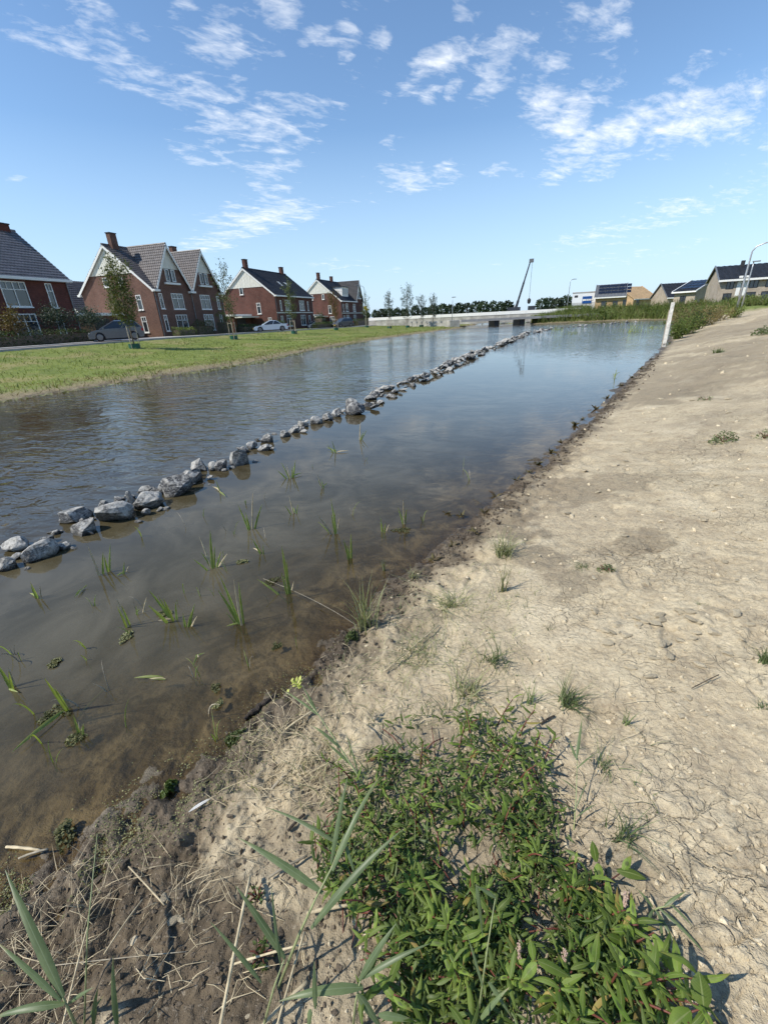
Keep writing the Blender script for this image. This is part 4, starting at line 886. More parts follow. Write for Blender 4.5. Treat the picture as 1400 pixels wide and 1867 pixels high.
for k, (px, py, pt) in enumerate(FT):
    b = at(px, py, .42); b[2] = gz(b[0], b[1]); tp = on_upright(b, px - 2, pt); H = tp[2] - b[2]
    tree('young_tree', b, H, 1.5, .85 + .25 * (k == 1), 1500 if k != 1 else 2200, M['crown_greygreen'], ftl[k], group='young trees on the grass bank', seed=70 + k, leaf=.14, nlimb=12, bare=1)
    stakes(b[0], b[1], b[2], 'wooden tree stakes under the ' + ftl[k].replace(' of the four slim trees', ' slim tree'), seed=k)
x, y = street(26.3, 37.5); tree('young_tree', (x, y, gz(x, y)), 2.9, .95, 1.15, 1300, M['crown_orange'], 'low bushy yellow-brown tree at the left edge before the dark red house', seed=81, leaf=.14, nlimb=9, shape='round')
for k, (s, lab) in enumerate(((31.0, 'left one of two grey-green flat-topped trees before the dark red house'), (34.2, 'right one of two grey-green flat-topped trees near the fence'))):
    x, y = street(s, 39.0); tree('flat_topped_tree', (x, y, gz(x, y)), 2.75 - .1 * k, 1.15, 1.55, 2600, M['crown_greygreen'], lab, group='flat-topped garden trees', seed=90 + k, leaf=.13, nlimb=12, shape='round')
# ---------------------------------------------------------------- hedges and shrubs by the houses
def hedge(name, s0, s1, d0, d1, h, lab, mat='hedge', cat='hedge', n=None, seed=0, bumpy=.3):
    r = np.random.default_rng(seed); x, y = street(s0, d0); z = float(zst((s0 + s1) / 2)) - .03; t = thing(name, (x, y, z), math.pi / 2 - AL, lab, cat, 'hedges and shrubs in the front gardens')
    L, D = s1 - s0, d1 - d0; n = n or int(420 * (L * D + 2 * (L + D) * h) ** .9 * .35); P = r.uniform(0, 1, (n, 3)) * [L, D, 1]
    f = r.integers(0, 4, n); P[f == 0, 1] = 0; P[f == 1, 2] = 1; P[f == 2, 0] = r.choice([0, L], (f == 2).sum())
    top = h * (1 + bumpy * (fbm(P[:, 0], P[:, 1], 1.1, 3, seed))); P[:, 2] *= top; P += r.normal(size=P.shape) * .07
    V, F = leaf_cloud(P, .12, r); put('foliage', mesh_np('foliage', V, F, False), M[mat], t)
    MB().box(.12, L - .12, .12, D - .12, 0, h * .78).put('inner_branches', M['bark'], t); return t
hedge('hedge', 22, 32.2, 36.6, 38.2, 1.0, 'long clipped hedge along the front of the dark red house', seed=1)
hedge('hedge', 45.6, 48.6, 38.6, 39.6, .9, 'low shrub bed at the near corner of the brown gabled house', 'weeds', seed=2)
hedge('hedge', 50.0, 53.0, 39.2, 40.8, 1.35, 'dark rounded bush under the first front window of the gabled house', seed=3, bumpy=.9)
hedge('hedge', 55.2, 56.8, 38.8, 40.4, 1.9, 'tall leafy shrub between the windows of the gabled house', 'weeds', seed=4, bumpy=.9)
hedge('hedge', 57.6, 62.0, 37.6, 39.2, 1.0, 'clipped hedge at the right end of the brown gabled house', seed=5)
hedge('hedge', 65.5, 70.0, 37.6, 39.2, 1.35, 'rounded hedge left of the silver sedan', seed=6)
hedge('hedge', 82.5, 84.5, 36.5, 38.2, 2.3, 'tall dark shrub right of the silver sedan', seed=7, bumpy=.9)
hedge('hedge', 78.0, 90.0, 35.6, 36.6, 1.0, 'long low hedge along the front of the red house with two chimneys', seed=8)
hedge('hedge', 94.0, 101.0, 36.5, 38, 1.2, 'hedge before the gap between the two red houses', seed=9)
hedge('hedge', 103, 150, 36.5, 38.4, 1.5, 'long dark hedge running on past the farthest house', seed=10, n=5000)
# ---------------------------------------------------------------- street lamps
def lamp(name, base, H, arm, lab, az=0.0, r0=.07, sign=False, lean=0):
    t = thing(name, base, az, lab, 'street lamp', 'street lamps')
    pts = [(0, 0, -.1), (0, 0, H * .5), (0, 0, H - .55)]; rr = [r0, r0 * .8, r0 * .6]
    if arm: pts += [(arm * .08, 0, H - .25), (arm * .3, 0, H - .06), (arm, 0, H + .05)]; rr += [r0 * .58, r0 * .55, r0 * .5]
    else: pts += [(0, 0, H)]; rr += [r0 * .5]
    MB().tube(pts, rr, 8).put('pole', M['lamp'], t, True)
    MB().box(arm - .1 if arm >= 0 else arm - .5, arm + .5 if arm >= 0 else arm + .1, -.11, .11, H - .0, H + .1).put('lamp_head', M['zinc'], t)
    if sign:
        MB().box(-.30, .30, -.12, -.085, 2.85, 3.45).put('yellow_sign', M['yellow'], t); MB().box(-.02, .55, .085, .12, 2.7, 3.05).put('yellow_sign', M['yellow'], t)
    return t
x, y = street(81.9, 27.5); lamp('street_lamp', (x, y, gz(x, y)), 6.75, -1.1, 'curved street lamp with yellow sign beside the farthest red house', az=.25, sign=True)
# ---------------------------------------------------------------- bridge, barrier and far things
b = at(824, 590, .45); lamp('street_lamp', (b[0], b[1], gz(b[0], b[1])), on_upright(b, 825, 539)[2] - .4, .0, 'thin straight lamp post at the far end of the grass bank', r0=.06)
VA = R(15.5); vx = np.array([math.cos(VA), -math.sin(VA)]); vy = np.array([math.sin(VA), math.cos(VA)])     # across / along the line of sight to the bridge
bc = at_range(918, 580, 74.0)
t = thing('bridge', (bc[0], bc[1], 0), R(2), 'low concrete bridge over the far end of the canal', 'bridge')
zlow = float(at_range(915, 583.5, 74)[2]); ztop = float(at_range(915, 579.5, 74)[2])
MB().box(-6.9, 12.5, -1.6, 2.4, zlow + .06, ztop - .05).put('deck', M['concrete'], t)
MB().box(-7.0, 12.6, -1.78, -1.603, zlow, ztop + .02).put('deck_edge', M['kerb'], t)
for x0 in (-1.75, 2.15): MB().box(x0, x0 + .75, -1.2, 2.0, -.8, zlow + .058).put('pier', M['dark'], t)
for x0 in (-8.6, 12.62): MB().box(x0, x0 + 1.5, -1.5, 2.5, -.6, ztop).put('abutment', M['wallconc'], t)
# long concrete barrier behind the bridge
p0 = at_range(672, 585, 96); p1 = at_range(1075, 563, 86); L = math.hypot(*(p1 - p0)[:2]); az = math.atan2(p1[1] - p0[1], p1[0] - p0[0])
t = thing('barrier_wall', (p0[0], p0[1], 0), az, 'long pale concrete barrier wall running behind the low bridge', 'wall')
n = int(L / 2.5)
for k in range(n):
    a, b_ = L * k / n, L * (k + 1) / n; MB().box(a + .015, b_ - .015, 0, .2, .1, 1.42).put('panel', M['wallconc'], t)
    MB().box(a + .01, b_ - .01, -.06, .26, 1.423, 1.95).put('coping', M['white'], t)
for k in range(9):
    q = at_range(748 + k * 9, 583, 84 - k * .8); z = gz(q[0], q[1]); o = MB().box(-.42, .42, -.3, .3, 0, .55); o.box(-.25, .25, -.302, .302, .553, .8)
    o.put('concrete_block', M['concrete'], None, loc=(q[0], q[1], z), rot=(0, 0, az), label='pale concrete block in the row before the barrier wall', cat='block', group='row of concrete blocks by the bridge')
# ---------------------------------------------------------------- far tree line
TL = thing_count = 0
xs = [668, 684, 697, 712, 726, 740, 757, 778, 790, 806, 819, 834, 852, 868, 881, 897, 912, 926, 984, 999, 1013, 1026, 1040, 1052]
for k, px in enumerate(xs):
    r = 160 + 22 * math.sin(k * 2.1); q = at_range(px + rnd.uniform(-2, 2), 575, r); hpx = (13 + 5 * rnd.random() + (3 if px > 800 else 0)); H = 1.4 + hpx * r / 800
    tt = thing('far_tree', (q[0], q[1], .3), 0, 'dark round-topped tree in the far row behind the barrier wall', 'tree', 'far row of trees')
    rr = np.random.default_rng(200 + k); n = 420; P = rr.normal(size=(n, 3)); P /= np.linalg.norm(P, axis=1)[:, None]; P *= rr.uniform(.45, 1.05, n)[:, None] ** .5
    cw = H * rr.uniform(.30, .42); P = P * [cw, cw, H * .42] + [0, 0, H * .58]; P += rr.normal(size=P.shape) * .15; V, F = leaf_cloud(P, .75, rr)
    put('crown', mesh_np('crown', V, F, False), M['crown_dark'], tt); MB().tube([(0, 0, 0), (0, 0, H * .7)], [.16, .05], 6).put('trunk', M['bark'], tt)
# ---------------------------------------------------------------- crane
cb_ = at_range(938, 573, 120); t = thing('mobile_crane', (cb_[0], cb_[1], .5), -VA, 'slender mobile crane with raised boom behind the bridge', 'crane')
top = on_upright(cb_, 967, 475); loc = lambda p: (float((p - cb_)[:2] @ vx), float((p - cb_)[:2] @ vy), float(p[2] - .5))
a = np.array(loc(on_upright(cb_, 936, 575))); bt = np.array(loc(top)); D_ = bt - a
MB().tube([a, a + D_ * .28], .42, 4).put('boom_section', M['navy'], t); MB().tube([a + D_ * .26, a + D_ * .62], .32, 4).put('boom_section', M['navy'], t); MB().tube([a + D_ * .6, bt], [.25, .2], 4).put('boom_section', M['navy'], t)
MB().tube([a + np.array([1.9, 0, .3]) * np.sign(-1), a + D_ * .22], .16, 6).put('lift_cylinder', M['zinc'], t)
MB().box(bt[0] - .3, bt[0] + .7, -.3, .3, bt[2] - .4, bt[2] + .35).put('boom_head', M['zinc'], t)
hk = np.array(loc(on_upright(cb_, 964, 549))); MB().tube([(hk[0], 0, hk[2] + .6), (hk[0], 0, bt[2] - .2)], .035, 5).put('cable', M['dark'], t)
MB().tube([(hk[0], 0, hk[2] - .6), (hk[0], 0, hk[2] - .3), (hk[0], 0, hk[2] + .3), (hk[0], 0, hk[2] + .65)], [.12, .38, .42, .15], 8).put('hook_block', M['dark'], t)
MB().box(-5, 4.5, -1.25, 1.25, .5, 1.3).put('carrier', M['navy'], t); MB().box(-1.8, 1.2, -1.2, 1.2, 1.303, 2.3).put('slewing_deck', M['navy'], t); MB().box(3.0, 4.6, -1.2, 1.2, 1.303, 2.4).put('cab', M['navy'], t)
for wx in (-4, -2.6, 1.8, 3.4):
    for sg in (-1, 1): MB().tube([(wx, sg * 1.0, .1), (wx, sg * 1.3, .1)], .55, 12).put('wheel', M['tyre'], t)
# ---------------------------------------------------------------- far buildings on the right
def far_house(name, pa, ra, pb, rb, D, zb, ze, zr, wm, rm, lab, front=(), solar=False, gmat=None, verge='zinc', cat='house'):
    A0 = at_range(pa, 560, ra); B0 = at_range(pb, 560, rb); Wd = math.hypot(*(B0 - A0)[:2]); az = math.atan2(B0[1] - A0[1], B0[0] - A0[0])
    t = thing(name, (A0[0], A0[1], zb), az, lab, cat, 'houses beyond the right bank'); ze -= zb; zr -= zb
    mxz = max([h[3] for h in front] + [.1]); front = [(h[0], h[1], h[2] * min(1, (ze - .25) / mxz), h[3] * min(1, (ze - .25) / mxz)) for h in front]
    wall_mb(0, Wd, 0, ze, [tuple(h) for h in front], 0).put('front_wall', wm, t)
    for h in front:
        wv = MB(); wv.box(h[0], h[0] + .07, 0, .08, h[2], h[3]); wv.box(h[1] - .07, h[1], 0, .08, h[2], h[3]); wv.box(h[0] + .07, h[1] - .07, 0, .08, h[2], h[2] + .07); wv.box(h[0] + .07, h[1] - .07, 0, .08, h[3] - .07, h[3]); wv.box((h[0] + h[1]) / 2 - .03, (h[0] + h[1]) / 2 + .03, .005, .075, h[2] + .07, h[3] - .07)
        w_ = wv.put('window', M['dark'], t); MB().quad((h[0], .06, h[2]), (h[1], .06, h[2]), (h[1], .06, h[3]), (h[0], .06, h[3])).put('pane', M['glass'], w_)
    g = gmat or wm
    for x in (0, Wd): MB().quad((x, 0, 0), (x, D, 0), (x, D, ze), (x, D / 2, zr), (x, 0, ze)).put('gable_wall', g, t)
    MB().quad((0, D, 0), (Wd, D, 0), (Wd, D, ze), (0, D, ze)).put('rear_wall', wm, t)
    k = (zr - ze) / (D / 2); ov = .4
    r_ = tiled(t, (-.2, -ov, ze - ov * k), (Wd + .2, -ov, ze - ov * k), (-.2, D / 2, zr), (Wd + .2, D / 2, zr), rm, tw=.6, th=.5); tiled(t, (-.2, D + ov, ze - ov * k), (Wd + .2, D + ov, ze - ov * k), (-.2, D / 2, zr), (Wd + .2, D / 2, zr), rm, tw=.6, th=.5)
    MB().box(-.25, Wd + .25, -ov - .15, -ov + .05, ze - ov * k - .14, ze - ov * k + .08).put('gutter', M['white'], t)
    for x in (-.3, Wd + .18):
        MB().prism([(-ov, ze - ov * k + .0), (D / 2, zr), (D / 2, zr + .18), (-ov, ze - ov * k + .18)], 0, x, x + .12).put('verge', M[verge], t)
        MB().prism([(D + ov, ze - ov * k + .0), (D / 2, zr), (D / 2, zr + .18), (D + ov, ze - ov * k + .18)], 0, x, x + .12).put('verge', M[verge], t)
    if solar:
        x0, x1, u0, u1, nx, ny = solar
        for i in range(nx):
            for j in range(ny):
                a, b = x0 + (x1 - x0) * i / nx + .03, x0 + (x1 - x0) * (i + 1) / nx - .03; c, d = u0 + (u1 - u0) * j / ny + .03, u0 + (u1 - u0) * (j + 1) / ny - .03
                P = [(x, D / 2 * u, ze + (zr - ze) * u + .17) for x, u in ((a, c / 1), (b, c), (b, d), (a, d))]; Q = [(p[0], p[1], p[2] - .06) for p in P]
                MB().raw(P + Q, [(0, 1, 2, 3), (0, 4, 5, 1), (1, 5, 6, 2), (2, 6, 7, 3), (3, 7, 4, 0)]).put('solar_panel', M['solar'], r_)
    return t, Wd, r_
def zpx(px, py, rng_): return float(at_range(px, py, rng_)[2])
# white hall with a blue sign
A0 = at_range(1041, 560, 118); B0 = at_range(1085, 560, 118); Wd = math.hypot(*(B0 - A0)[:2]); az = math.atan2(B0[1] - A0[1], B0[0] - A0[0]); zt = zpx(1062, 534, 118)
t = thing('site_office', (A0[0], A0[1], .8), az, 'white flat-roofed hall with blue sign beside the ochre house', 'building')
MB().box(0, Wd, 0, 10, 0, 2.2).put('lower_wall', simple('grey_cladding', (.5, .51, .52), .6, .08), t); MB().box(-.03, Wd + .03, -.03, 10, 2.203, zt - .8).put('upper_wall', M['hall'], t)
MB().box(-.1, Wd + .1, -.1, 10.1, zt - .797, zt - .6).put('roof_edge', M['kerb'], t)
sg = MB().box(Wd * .42, Wd * .80, -.10, -.035, zt - .8 - 2.2, zt - .8 - .75).put('sign', M['bluesign'], t)
zc = zt - .8 - 1.48
for k in range(5): MB().box(Wd * .52 + k * .36, Wd * .52 + k * .36 + .26, -.112, -.103, zc - .17, zc + .17).put('letter', M['white'], sg)
MB().tube([(Wd * .475, -.112, zc), (Wd * .475, -.103, zc)], .22, 12).put('emblem', M['white'], sg)
MB().box(Wd * .08, Wd * .22, -.05, -.034, zt - 1.7, zt - 1.25).put('small_sign', M['dark'], t)
r_ = 112; far_house('row_house', 1083, r_, 1135, r_, 8, 1.0, zpx(1108, 540, r_), zpx(1108, 517.5, r_), M['brick_ochre'], M['zinc'], 'ochre brick house with black solar panels filling its grey roof', [(1.2, 2.2, .4, 2.0), (3.4, 4.4, .4, 2.0), (5.3, 6.0, .3, 2.1)], solar=(.35, 6.6, .14, .93, 5, 3))
r_ = 125; far_house('row_house', 1152, r_, 1192, r_ + 6, 9, 1.0, zpx(1170, 543, r_), zpx(1170, 520, r_), M['rawwood'], M['rawwood'], 'unfinished house with bare timber roof', [(1.0, 2.0, .8, 2.2)], verge='rawwood')
t_, wd_, rr_ = far_house('row_house', 1213, 112, 1262, 114, 8, 1.1, zpx(1216, 541, 112), zpx(1210, 517, 114), M['brick_pale'], M['tile_black'], 'pale brick house with dark roof left of the solar-roofed house', [(1.0, 2.0, .6, 2.0)])
t_, wd_, rr_ = far_house('row_house', 1224, 95, 1262, 93.3, 9, 1.3, zpx(1226, 532, 95), zpx(1256, 512, 97), M['brick_pale'], M['tile_black'], 'pale house whose sloping roof is covered with glinting solar panels', [(1, 2.0, .3, 1.7)], solar=(.3, 3.9, .12, .92, 4, 3), verge='white')
fr = [(.7, 1.5, 1.9, 3.0), (3.0, 3.9, 1.9, 3.0), (4.6, 5.5, 1.9, 3.0), (6.6, 7.5, 1.9, 3.0), (.6, 1.5, .2, 1.4), (2.9, 3.9, .2, 1.4), (4.4, 5.6, .2, 1.4), (7, 8, .2, 1.4)]
t_, wd_, rr_ = far_house('row_house', 1301, 74, 1490, 76, 11, 1.6, zpx(1301, 511, 74), zpx(1300, 487, 79), M['brick_pale'], M['tile_black'], 'large pale brick house with black roof at the right edge', fr)
for a in (1.8, 2.35): MB().box(a, a + .4, -.03, -.005, .8, 3.0).put('white_panel', M['white'], t_)
for xx in (2.6, 6.8): MB().box(xx - .2, xx + .2, 4.9, 5.3, zpx(1300, 487, 79) - 2.0, zpx(1300, 487, 79) - 1.1).put('vent', M['dark'], rr_)
# lamps on the right
q = at_range(1347, 545, 46); lamp('street_lamp', (q[0], q[1], gz(q[0], q[1])), on_upright(q, 1374, 443)[2] - gz(q[0], q[1]), 2.2, 'tall street lamp with curved arm before the large pale house', az=-.6, r0=.085)
q = at_range(1355, 545, 58); lamp('street_lamp', (q[0], q[1], gz(q[0], q[1])), on_upright(q, 1372, 478)[2] - gz(q[0], q[1]), 0., 'shorter straight pole just right of the tall curved lamp', az=-.6, r0=.08)
q = at_range(1033, 565, 100); lamp('street_lamp', (q[0], q[1], .8), on_upright(q, 1037, 510)[2] - .8, .6, 'thin lamp post left of the white hall', r0=.09)
# white post at the water's edge
pb = at(1211, 624, .05); pt = on_upright(pb, 1229, 547); Hp = pt[2]
t = thing('marker_post', (pb[0], pb[1], gz(pb[0], pb[1]) - .2), -R(30), 'white wooden post standing at the right water edge', 'post')
MB().box(-.08, .08, -.04, .04, 0, Hp + .1).put('plank', M['post'], t); MB().box(-.115, -.03, .048, .10, 0, Hp - .25).put('backing_batten', M['stake'], t)
# ---------------------------------------------------------------- rank vegetation
r = np.random.default_rng(5)
def region_blades(name, X, Y, hmin, hmax, width, lean, mat, lab, cat='weeds', keep=None, seg=2, kind='stuff'):
    Z = height(X, Y); n = len(X); B = np.stack([X, Y, Z - .02], 1); H_ = r.uniform(hmin, hmax, n); ln = r.normal(size=(n, 2)) * (lean * H_)[:, None]
    put(name, blades_mesh(name, B, H_, ln, width, r, seg), mat, label=lab, cat=cat, kind=kind)
def sample(n, x0, x1, y0, y1, test):
    X = r.uniform(x0, x1, n); Y = r.uniform(y0, y1, n); z, dl, dr, ins, s, d = bank_z(X, Y); k = test(X, Y, dl, dr, ins, s, d); return X[k], Y[k]
X, Y = sample(60000, 22, 75, 50, 110, lambda X, Y, dl, dr, ins, s, d: ~ins & (dr < 9) & (dr > .25) & (dr < dl) & (X > 23) & (r.random(len(X)) < 1.0))
region_blades('bank_weeds', X[:26000], Y[:26000], .45, 1.45, .09, .35, M['weeds'], 'rank green weeds on the far bank right of the bridge')
P = np.stack([X, Y], 1)[r.permutation(len(X))[:9000]]; cl = fbm(P[:, 0], P[:, 1], .35, 3, 7); hh = .35 + 1.1 * np.clip(cl + .35, 0, 1); V, F = leaf_cloud(np.stack([P[:, 0], P[:, 1], height(P[:, 0], P[:, 1]) + hh * r.uniform(.2, 1, len(P))], 1), .26, r)
put('bank_weeds', mesh_np('bank_weeds', V, F, False), M['weeds'], label='leafy scrub among the weeds of the far bank', cat='weeds', kind='stuff')
k = r.permutation(len(X))[:2500]; region_blades('dry_weeds', X[k], Y[k], .6, 1.35, .05, .3, M['weedsdry'], 'dry straw-coloured stems among the far bank weeds')
# tall weeds behind the post, on the crest of the right bank
def shrub(px, py, rng_, H, w, lab, mat='weeds', n=900, dry=0, seed=0):
    q = at_range(px, py, rng_); z = gz(q[0], q[1]); rr = np.random.default_rng(seed); t = thing('weed_shrub', (q[0], q[1], z), 0, lab, 'shrub', 'weeds on the crest of the right bank')
    ns = 16; pts = []; st = MB()
    for k in range(ns):
        a = rr.uniform(0, 6.28); rad_ = w * rr.uniform(.1, 1) ; hgt = H * rr.uniform(.55, 1.05); e = (math.cos(a) * rad_, math.sin(a) * rad_, hgt); st.tube([(e[0] * .35, e[1] * .35, -.05), (e[0] * .6, e[1] * .6, hgt * .5), e], [.014, .01, .004], 4)
        u = rr.uniform(.15, 1, n // ns)[:, None]; pts.append(np.array(e) * u + np.array([e[0] * .35, e[1] * .35, 0]) * (1 - u) + rr.normal(size=(n // ns, 3)) * .13)
    st.put('stems', M['weedsdry'], t); P = np.concatenate(pts); P[:, 2] = np.maximum(P[:, 2], .02); V, F = leaf_cloud(P, .11, rr, .4); put('foliage', mesh_np('foliage', V, F, False), M[mat], t)
    return t
for k, (px, rg, H, w, lab, mt) in enumerate(((1243, 30.5, .95, .5, 'tall pale weed clump right beside the white post', 'weeds'), (1258, 33, 1.1, .8, 'dense dark green weed clump behind the white post', 'weeds'), (1278, 36, 1.05, .9, 'broad dark weed clump second behind the post', 'hedge'),
        (1290, 40, 1.3, .9, 'dry brownish weed clump on the crest below the solar roof', 'weedsdry'), (1310, 44, 1.15, 1.0, 'low dry weed clump below the pale gable', 'weedsdry'), (1340, 46, 1.0, 1.1, 'green weed clump at the foot of the tall street lamp', 'weeds'), (1240, 36, 1.8, 1.0, 'far weed clump seen just right of the white post top', 'weedsdry'), (1285, 42, 1.6, 1.2, 'far green weed clump under the solar-roofed house', 'weeds'))):
    shrub(px, 575, rg, H, w, lab, mt, 1100, seed=300 + k)
X, Y = sample(26000, 13, 46, 18, 62, lambda X, Y, dl, dr, ins, s, d: ~ins & (dr < dl) & (dr > .1) & (((dr < 1.8 + fbm(X, Y, .3, 2, 9) * 2) & (Y > 31)) | ((dr > 9) & (fbm(X, Y, .25, 3, 4) > .02))))
region_blades('crest_grass', X[:9000], Y[:9000], .2, .75, .05, .4, M['weeds'], 'rough grass along the shore beyond the white post and on the crest')
# lawn on the left bank
X, Y = sample(330000, -40, 22, -2, 110, lambda X, Y, dl, dr, ins, s, d: ~ins & (dl < dr) & (d < 28.3) & (dl > .35 + 1.6 * r.random(len(X))) & (r.random(len(X)) < np.clip(40 / np.hypot(X, Y), 0, 1)) & (X > -30))
region_blades('lawn_grass', X[:90000], Y[:90000], .03, .11, .045, .7, M['grass'], 'short green grass of the lawn bank before the houses', cat='grass', seg=1)
X, Y = sample(120000, -30, 16, -2, 80, lambda X, Y, dl, dr, ins, s, d: ~ins & (dl < dr) & (dl < 3.2) & (dl > .05) & (r.random(len(X)) < np.clip(30 / np.hypot(X, Y), 0, 1)))
region_blades('dry_grass', X[:14000], Y[:14000], .04, .16, .04, .8, M['weedsdry'], 'dry yellow grass fringe at the foot of the lawn bank', cat='grass', seg=1)
X, Y = sample(60000, -30, 16, -2, 80, lambda X, Y, dl, dr, ins, s, d: ~ins & (dl < dr) & (dl < 1.1) & (fbm(X, Y, .7, 3, 12) > .0) & (r.random(len(X)) < np.clip(30 / np.hypot(X, Y), 0, 1)))
region_blades('fringe_grass', X[:5000], Y[:5000], .08, .30, .03, .4, M['weeds'], 'ragged green grass fringe along the left waterline', cat='grass')
X, Y = sample(60000, -40, 22, -2, 110, lambda X, Y, dl, dr, ins, s, d: ~ins & (dl < dr) & (d < 28.2) & (dl > 1) & (fbm(X, Y, .5, 3, 14) > .16) & (X > -30))
region_blades('lawn_tufts', X[:5000], Y[:5000], .08, .22, .04, .5, M['weeds'], 'coarser darker grass patches in the lawn bank', cat='grass')
# algae skirt floating along the left shore
X, Y = sample(60000, -20, 2, 4, 40, lambda X, Y, dl, dr, ins, s, d: ins & (dl < .8 + fbm(X, Y, .5, 2, 3) * 1.2) & (dl < dr))
V, F = leaf_cloud(np.stack([X, Y, np.full(len(X), .012)], 1)[:9000], .10, r, .9, 6.0); put('shore_algae', mesh_np('shore_algae', V, F, False), M['duckweed'], label='pale green algae skirt floating along the left shore', cat='algae', kind='stuff')
# a few reeds standing in the far water
for k, (px, py, h) in enumerate(((1157, 606, 20), (1018, 602, 10), (1042, 609, 9), (1190, 598, 8))):
    q = at(px, py, 0); rr = np.random.default_rng(400 + k); n = 40; B = np.stack([q[0] + rr.normal(size=n) * .35, q[1] + rr.normal(size=n) * .35, np.full(n, -.1)], 1)
    H_ = rr.uniform(.5, 1, n) * (on_upright(q, px, py - h)[2] + .1); put('reed_clump', blades_mesh('reed_clump', B, H_, rr.normal(size=(n, 2)) * .2, .03, rr, 3), M['waterreed'],
        label=['tallest green reed clump in the far water left of the post', 'faint reed clump right of the rock line end', 'low reed clump in the far water, nearest the rocks', 'small reed clump by the far right shore'][k], cat='reeds', kind='stuff')
# ---------------------------------------------------------------- the line of rocks
import bmesh
def ico(sub):
    bm = bmesh.new(); bmesh.ops.create_icosphere(bm, subdivisions=sub, radius=1.0); bm.verts.ensure_lookup_table()
    V = np.array([v.co[:] for v in bm.verts]); F = np.array([[v.index for v in f.verts] for f in bm.faces]); bm.free(); return V, F
ICO = {k: ico(k) for k in (1, 2, 3, 4)}
def rock_mesh(seed, sub=3, flat=.75, elong=1.3, cuts=15):
    r = np.random.default_rng(seed); V, F = ICO[sub]; V = V.copy()
    for _ in range(cuts):
        n = r.normal(size=3); n /= np.linalg.norm(n); d = r.uniform(.48, .86); e = np.maximum(0, V @ n - d); V -= e[:, None] * n
    x = V * 2.3 + seed; V *= (1 + .10 * np.array([mnoise.noise(Vector(q)) for q in x]) + .05 * np.array([mnoise.noise(Vector(q * 3)) for q in x]))[:, None]
    V *= [elong, 1.0, flat]; V /= max(np.ptp(V[:, 0]), np.ptp(V[:, 1])) ; return mesh_np('rock', V, F, False)
ROCKLIB = [rock_mesh(s, 2, .62 + .3 * ((s * 7) % 5) / 5, 1.0 + .6 * ((s * 3) % 4) / 4) for s in range(16)]
# pixel x, pixel y of the water line, pixel width, pixel height, label
NEAR = [(20, 1040, 48, 30, 'dark rock cut off by the left edge of the rock line'), (72, 1022, 66, 36, 'pale grey wedge rock right of the dark edge rock'), (38, 1003, 56, 26, 'flat pinkish rock behind the pale wedge rock'), (86, 995, 34, 18, 'small light rock with sloping top behind the wedge rock'),
        (123, 1001, 25, 13, 'small dark rock alone in the water right of the wedge rock'), (104, 975, 18, 9, 'tiny dark stone just breaking the water'), (147, 950, 64, 26, 'long flat grey rock lying level with the water'), (162, 975, 56, 28, 'rock half white half black in front of the long flat rock'),
        (220, 950, 78, 42, 'big pale humped rock, largest of the near group'), (194, 932, 22, 24, 'pointed pale stone leaning on the big humped rock'), (221, 922, 26, 20, 'small grey stone behind the big humped rock'), (243, 922, 14, 34, 'narrow dark upright splinter of rock'), (276, 928, 58, 36, 'yellowish pale rock right of the upright splinter'),
        (268, 900, 26, 16, 'small dark stone behind the yellowish rock'), (300, 902, 32, 22, 'grey stone wedged behind the yellowish rock'), (326, 905, 60, 40, 'large dark blue-grey rock in mid line'), (350, 884, 54, 28, 'dark low rock behind the large blue-grey rock'), (367, 860, 34, 27, 'white square rock standing on the line'), (389, 858, 24, 18, 'dark stone right of the white square rock'), (352, 872, 30, 18, 'flat dark stone before the white square rock'),
        (405, 858, 30, 20, 'rounded dark rock next after the white square rock'), (436, 850, 40, 36, 'tall dark blocky rock with pointed top'), (459, 820, 24, 16, 'light oval rock above the tall blocky rock'), (490, 808, 28, 18, 'grey flat rock in the pair before the gap'), (484, 823, 30, 14, 'low rock at the water in the pair before the gap'), (446, 826, 20, 14, 'small grey stone beside the light oval rock'),
        (519, 798, 26, 14, 'low grey rock at the start of the second stretch'), (538, 790, 24, 16, 'whitish rock in the second stretch'), (553, 780, 22, 14, 'round grey rock after the whitish one'), (579, 774, 26, 17, 'dark knobbly rock above a submerged tuft'), (600, 768, 22, 17, 'dark rock right of the knobbly one'), (615, 760, 20, 18, 'small dark pointed rock before the big grey slab'),
        (650, 757, 46, 26, 'big grey slab rock jutting toward the calm water'), (640, 742, 28, 18, 'dark rock behind the big grey slab'), (670, 742, 20, 10, 'low stone right of the big grey slab'), (678, 730, 26, 12, 'pale flat stone lying on the line'), (692, 737, 24, 8, 'thin flat stone at the water right of the slab')]
for k, (px, py, w_, h_, lab) in enumerate(NEAR):
    q = at(px, py, 0); dist = float(np.linalg.norm(q - CC)); dv = q - CC; sc = FPX / float(dv @ CF); wm = w_ / sc; tp = on_upright(q, px, py - h_ * 1.12); hm = max(.03, float(tp[2])) * (.74 if h_ < 20 else .72)
    me = rock_mesh(100 + k, 3 if w_ > 20 else 2, 1.0, 1.0, 16); zmax = max(v.co.z for v in me.vertices)
    s_ = (wm * .93, wm * .72, hm * 1.25 / (2 * zmax) * 1.15); q2 = q + np.array([q[0], q[1], 0]) / np.hypot(q[0], q[1]) * wm * .3
    put('rock', me, M['rock'], None, (q2[0], q2[1], hm * .30), (rnd.uniform(-.15, .15), rnd.uniform(-.15, .15), rnd.uniform(-.5, .5) - math.atan2(q[0], q[1])), s_, label=lab, cat='rock', group='rocks in the dividing line')
